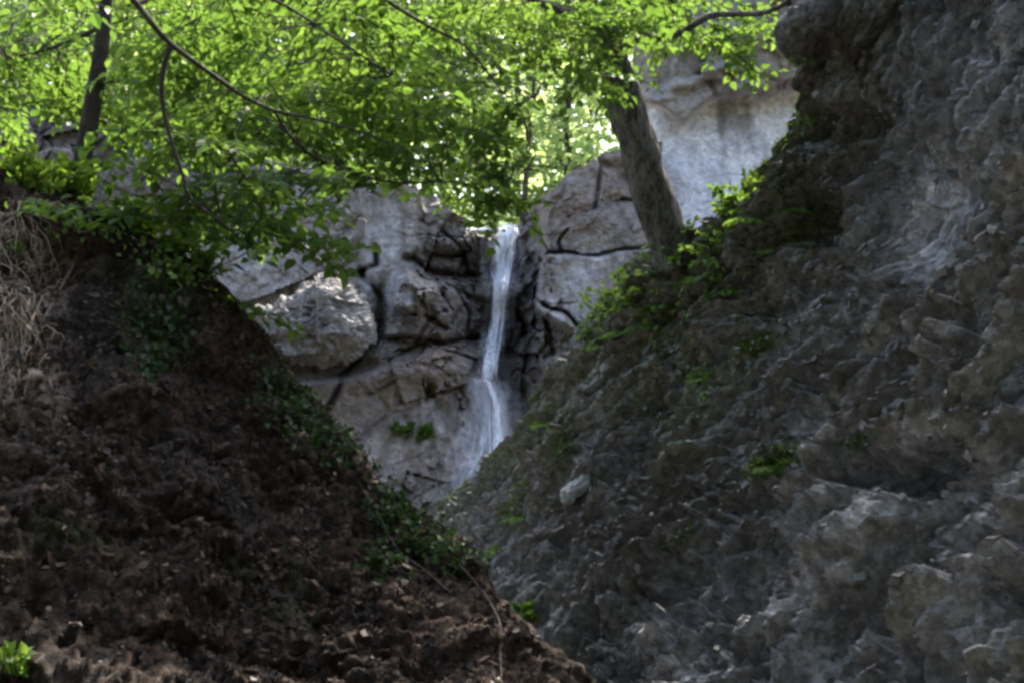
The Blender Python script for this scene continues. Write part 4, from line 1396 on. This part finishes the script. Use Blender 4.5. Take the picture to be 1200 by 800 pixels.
creeper('moss_patch', [(925, 205, 30, 40, 30), (880, 290, 34, 22, -30)], 'dark moss below the overhanging outcrop', 'moss', M_IVY, 80, .04, S, .03)
grass(905, 545, 40, 'grass tuft on the lower right slope above a dark hollow', 260, S, 1.0, .45, -25)
grass(606, 592, 40, 'narrow strip of long grass beside the waterfall foot', 170, S, .30, 1.0, 18)
grass(660, 525, 26, 'short grass streak on the slope right of the waterfall', 90, S, .4, 1.0, 15)
grass(800, 632, 22, 'small thin grass tuft low on the right slope', 60, S, 1.2, .4, -25)
clump('plant', 617, 722, 20, 'bright leafy sprig in the gully between bank and slope', 'plant', M_LEAF, 46, .085, .8, S)
clump('plant', 578, 655, 16, 'small plant in the gully below the waterfall', 'plant', None, 60, .06, .8, S)
clump('plant', 470, 512, 17, 'small round leaved plant on the cliff, left of its twin', 'plant', M_LEAF, 60, .12, .8, ('cliff',))
clump('plant', 499, 514, 15, 'small round leaved plant on the cliff, nearer the waterfall', 'plant', M_LEAF, 50, .12, .8, ('cliff',))

B = ('bank',)
for k, (a, b_, r, lab) in enumerate([(28, 222, 46, 'bright leafy bush at the left edge of the bank top'), (85, 232, 40, 'leafy bush at the foot of the slender trunk'), (150, 268, 34, 'leafy bush on the bank top right of the slender trunk'),
                                     (205, 292, 28, 'low leafy bush near the corner of the bank top')]):
    clump('bush', a, b_, r, lab, 'bush', M_BUSH, 230, .065, .9, B)
clump('bush', 240, 318, 22, 'dark small bush hanging over the corner of the bank', 'bush', M_SHRUB, 120, .05, .5, B)
creeper('ivy', [(185, 380, 40, 50, 0), (175, 430, 22, 18, 0)], 'dark green creeper hanging on the upper face of the bank', 'creeper', M_IVY, 90, .045, B)
creeper('ivy', [(345, 480, 26, 52, -38), (400, 520, 40, 24, 40)], 'dark ivy along the bank edge below the boulder', 'ivy', M_IVY, 170, .045, B, .09)
creeper('ivy', [(470, 600, 50, 34, 38), (520, 640, 40, 24, 38), (450, 655, 26, 20, 0)], 'glossy dark ivy along the bank edge below the waterfall', 'ivy', M_IVY, 170, .045, B, .09)
creeper('ivy', [(90, 262, 60, 14, 20), (200, 312, 50, 16, 25)], 'creeper fringe under the bushes on the bank top', 'creeper', M_SHRUB, 110, .05, B, .08)
clump('plant', 12, 792, 24, 'green leaves in the bottom left corner', 'plant', M_SHRUB, 30, .065, .9, B)
clump('plant', 14, 300, 12, 'tiny yellow green sprout on the left bank face', 'plant', M_LEAF, 14, .06, .7, B)


# dead grass and roots spilling down the sunny corner of the bank
def hang(name, spots, label, cat, mat, n, L, keys, rad=.004):
    h0 = cast(spots[0][0], spots[0][1], keys)
    o = thing(name, h0[0], label, cat)
    b = MB()
    for (cx, cy, rx, ry) in spots:
        for k in range(n):
            a, bb = rng.normal(0, .5, 2)
            h = cast(cx + a * rx, cy + bb * ry, keys)
            if h is None:
                continue
            t = np.linspace(0, 1, 7)[:, None]
            l = L * rng.uniform(.4, 1.3)
            sd = rng.normal(0, .4, 3)
            ln = h[0] + h[1] * (.01 + .16 * l * np.sin(t * math.pi * .7)) + np.array([0, 0, -1]) * l * t ** 1.3 + sd * l * .8 * t + rng.normal(0, .012, (7, 3))
            b.tube(ln, np.linspace(1, .35, 7) * rad * rng.uniform(.5, 1.5), 4, rng.random())
    b.build('strands', mat, o)


hang('dead_grass', [(12, 260, 40, 30), (20, 330, 40, 40), (30, 400, 36, 40)], 'pale dead grass and fine roots spilling down the left edge of the bank', 'dead grass', M_DRY, 90, .28, B, .003)
for k, (pts, lab, r) in enumerate([
        ([(45, 402), (62, 370), (75, 338), (88, 310)], 'thin pale dead twig leaning against the left bank face', .009),
        ([(8, 440), (22, 410), (36, 382), (52, 350)], 'short pale twig low in the dead grass', .007),
        ([(22, 312), (40, 318), (58, 310)], 'crooked pale root stub near the left edge', .010)]):
    q = []
    for a, b_ in pts:
        h = cast(a, b_, B)
        q.append(h[0] + h[1] * .05)
    mb = MB()
    mb.tube(spline(q, 15), r, 6, .5, .1)
    o = mb.build('dead_twig', M_ROOT)
    tag(o, lab, 'twig', 'dead twigs on the left bank')
for pts, lab in [([(532, 660), (556, 684), (572, 705), (582, 735), (588, 765), (590, 800)], 'long thin root trailing down the right edge of the bank'), ([(440, 600), (470, 640), (500, 668), (525, 700)], 'thin root running through the ivy on the bank edge')]:
    q = []
    for a, b_ in pts:
        h = cast(a, b_, B)
        if h is not None:
            q.append(h[0] + h[1] * .035)
    mb = MB()
    mb.tube(spline(q, 30), .0022, 6, .5, .1)
    tag(mb.build('root', M_DEADWOOD), lab, 'root')

# fallen dead limbs lodged on the cliff behind the foliage
for pts, r, lab in [([(300, 255, 17.6), (330, 274, 17.5), (360, 294, 17.4), (378, 310, 17.3)], (.075, .05), 'fallen grey branch slanting down the cliff toward the boulder'),
                    ([(388, 322, 17.6), (392, 305, 17.7), (405, 290, 17.8), (420, 276, 17.9), (425, 258, 18.0)], (.11, .07), 'short thick broken limb bent upward behind the boulder'),
                    ([(372, 312, 17.4), (366, 290, 17.5), (352, 270, 17.6)], (.035, .02), 'thin dead stick crossing the fallen branch')]:
    q = pix_limb(pts, 24)
    mb = MB()
    mb.tube(q, np.linspace(r[0], r[1], len(q)), 10, .5, .12, seed=900)
    tag(mb.build('fallen_branch', M_DEADWOOD), lab, 'branch')

# ------------------------------------------------------------------ light, sky, camera
SUN_EL, SUN_AZ = math.radians(58), math.radians(22)      # azimuth from +Y toward +X
w = bpy.data.worlds.new('World')
scene.world = w
w.use_nodes = True
nt = w.node_tree
bg = nt.nodes['Background']
sk = nt.nodes.new('ShaderNodeTexSky')
sk.sky_type = 'NISHITA'
sk.sun_disc = False
sk.air_density = 1.0
sk.dust_density = 4.0
sk.sun_elevation = SUN_EL
sk.sun_rotation = SUN_AZ
nt.links.new(sk.outputs[0], bg.inputs[0])
bg.inputs[1].default_value = 0.15
sd = bpy.data.lights.new('Sun', 'SUN')
sd.energy = 3.7
sd.angle = math.radians(.5)
sd.color = (1, .95, .86)
so = bpy.data.objects.new('Sun', sd)
COL.objects.link(so)
sv = Vector((math.cos(SUN_EL) * math.sin(SUN_AZ), math.cos(SUN_EL) * math.cos(SUN_AZ), math.sin(SUN_EL)))
so.rotation_euler = sv.to_track_quat('Z', 'Y').to_euler()
so.location = (0, 40, 60)

cd = bpy.data.cameras.new('Camera')
cd.sensor_width = 36
cd.lens = F / 1200 * 36
cd.clip_end = 4000
cd.clip_start = .05
co = bpy.data.objects.new('Camera', cd)
COL.objects.link(co)
co.location = CAM
co.rotation_euler = (math.pi / 2 + TH, 0, 0)
scene.camera = co

scene.view_settings.view_transform = 'Standard'
scene.view_settings.look = 'None'
scene.view_settings.exposure = 2.1
scene.view_settings.gamma = 1
scene.view_settings.use_white_balance = True
scene.view_settings.white_balance_temperature = 6900
scene.view_settings.use_curve_mapping = False
scene.cycles.filter_width = 3.0
scene.cycles.max_bounces = 6
scene.cycles.transparent_max_bounces = 16
scene.cycles.use_denoising = True
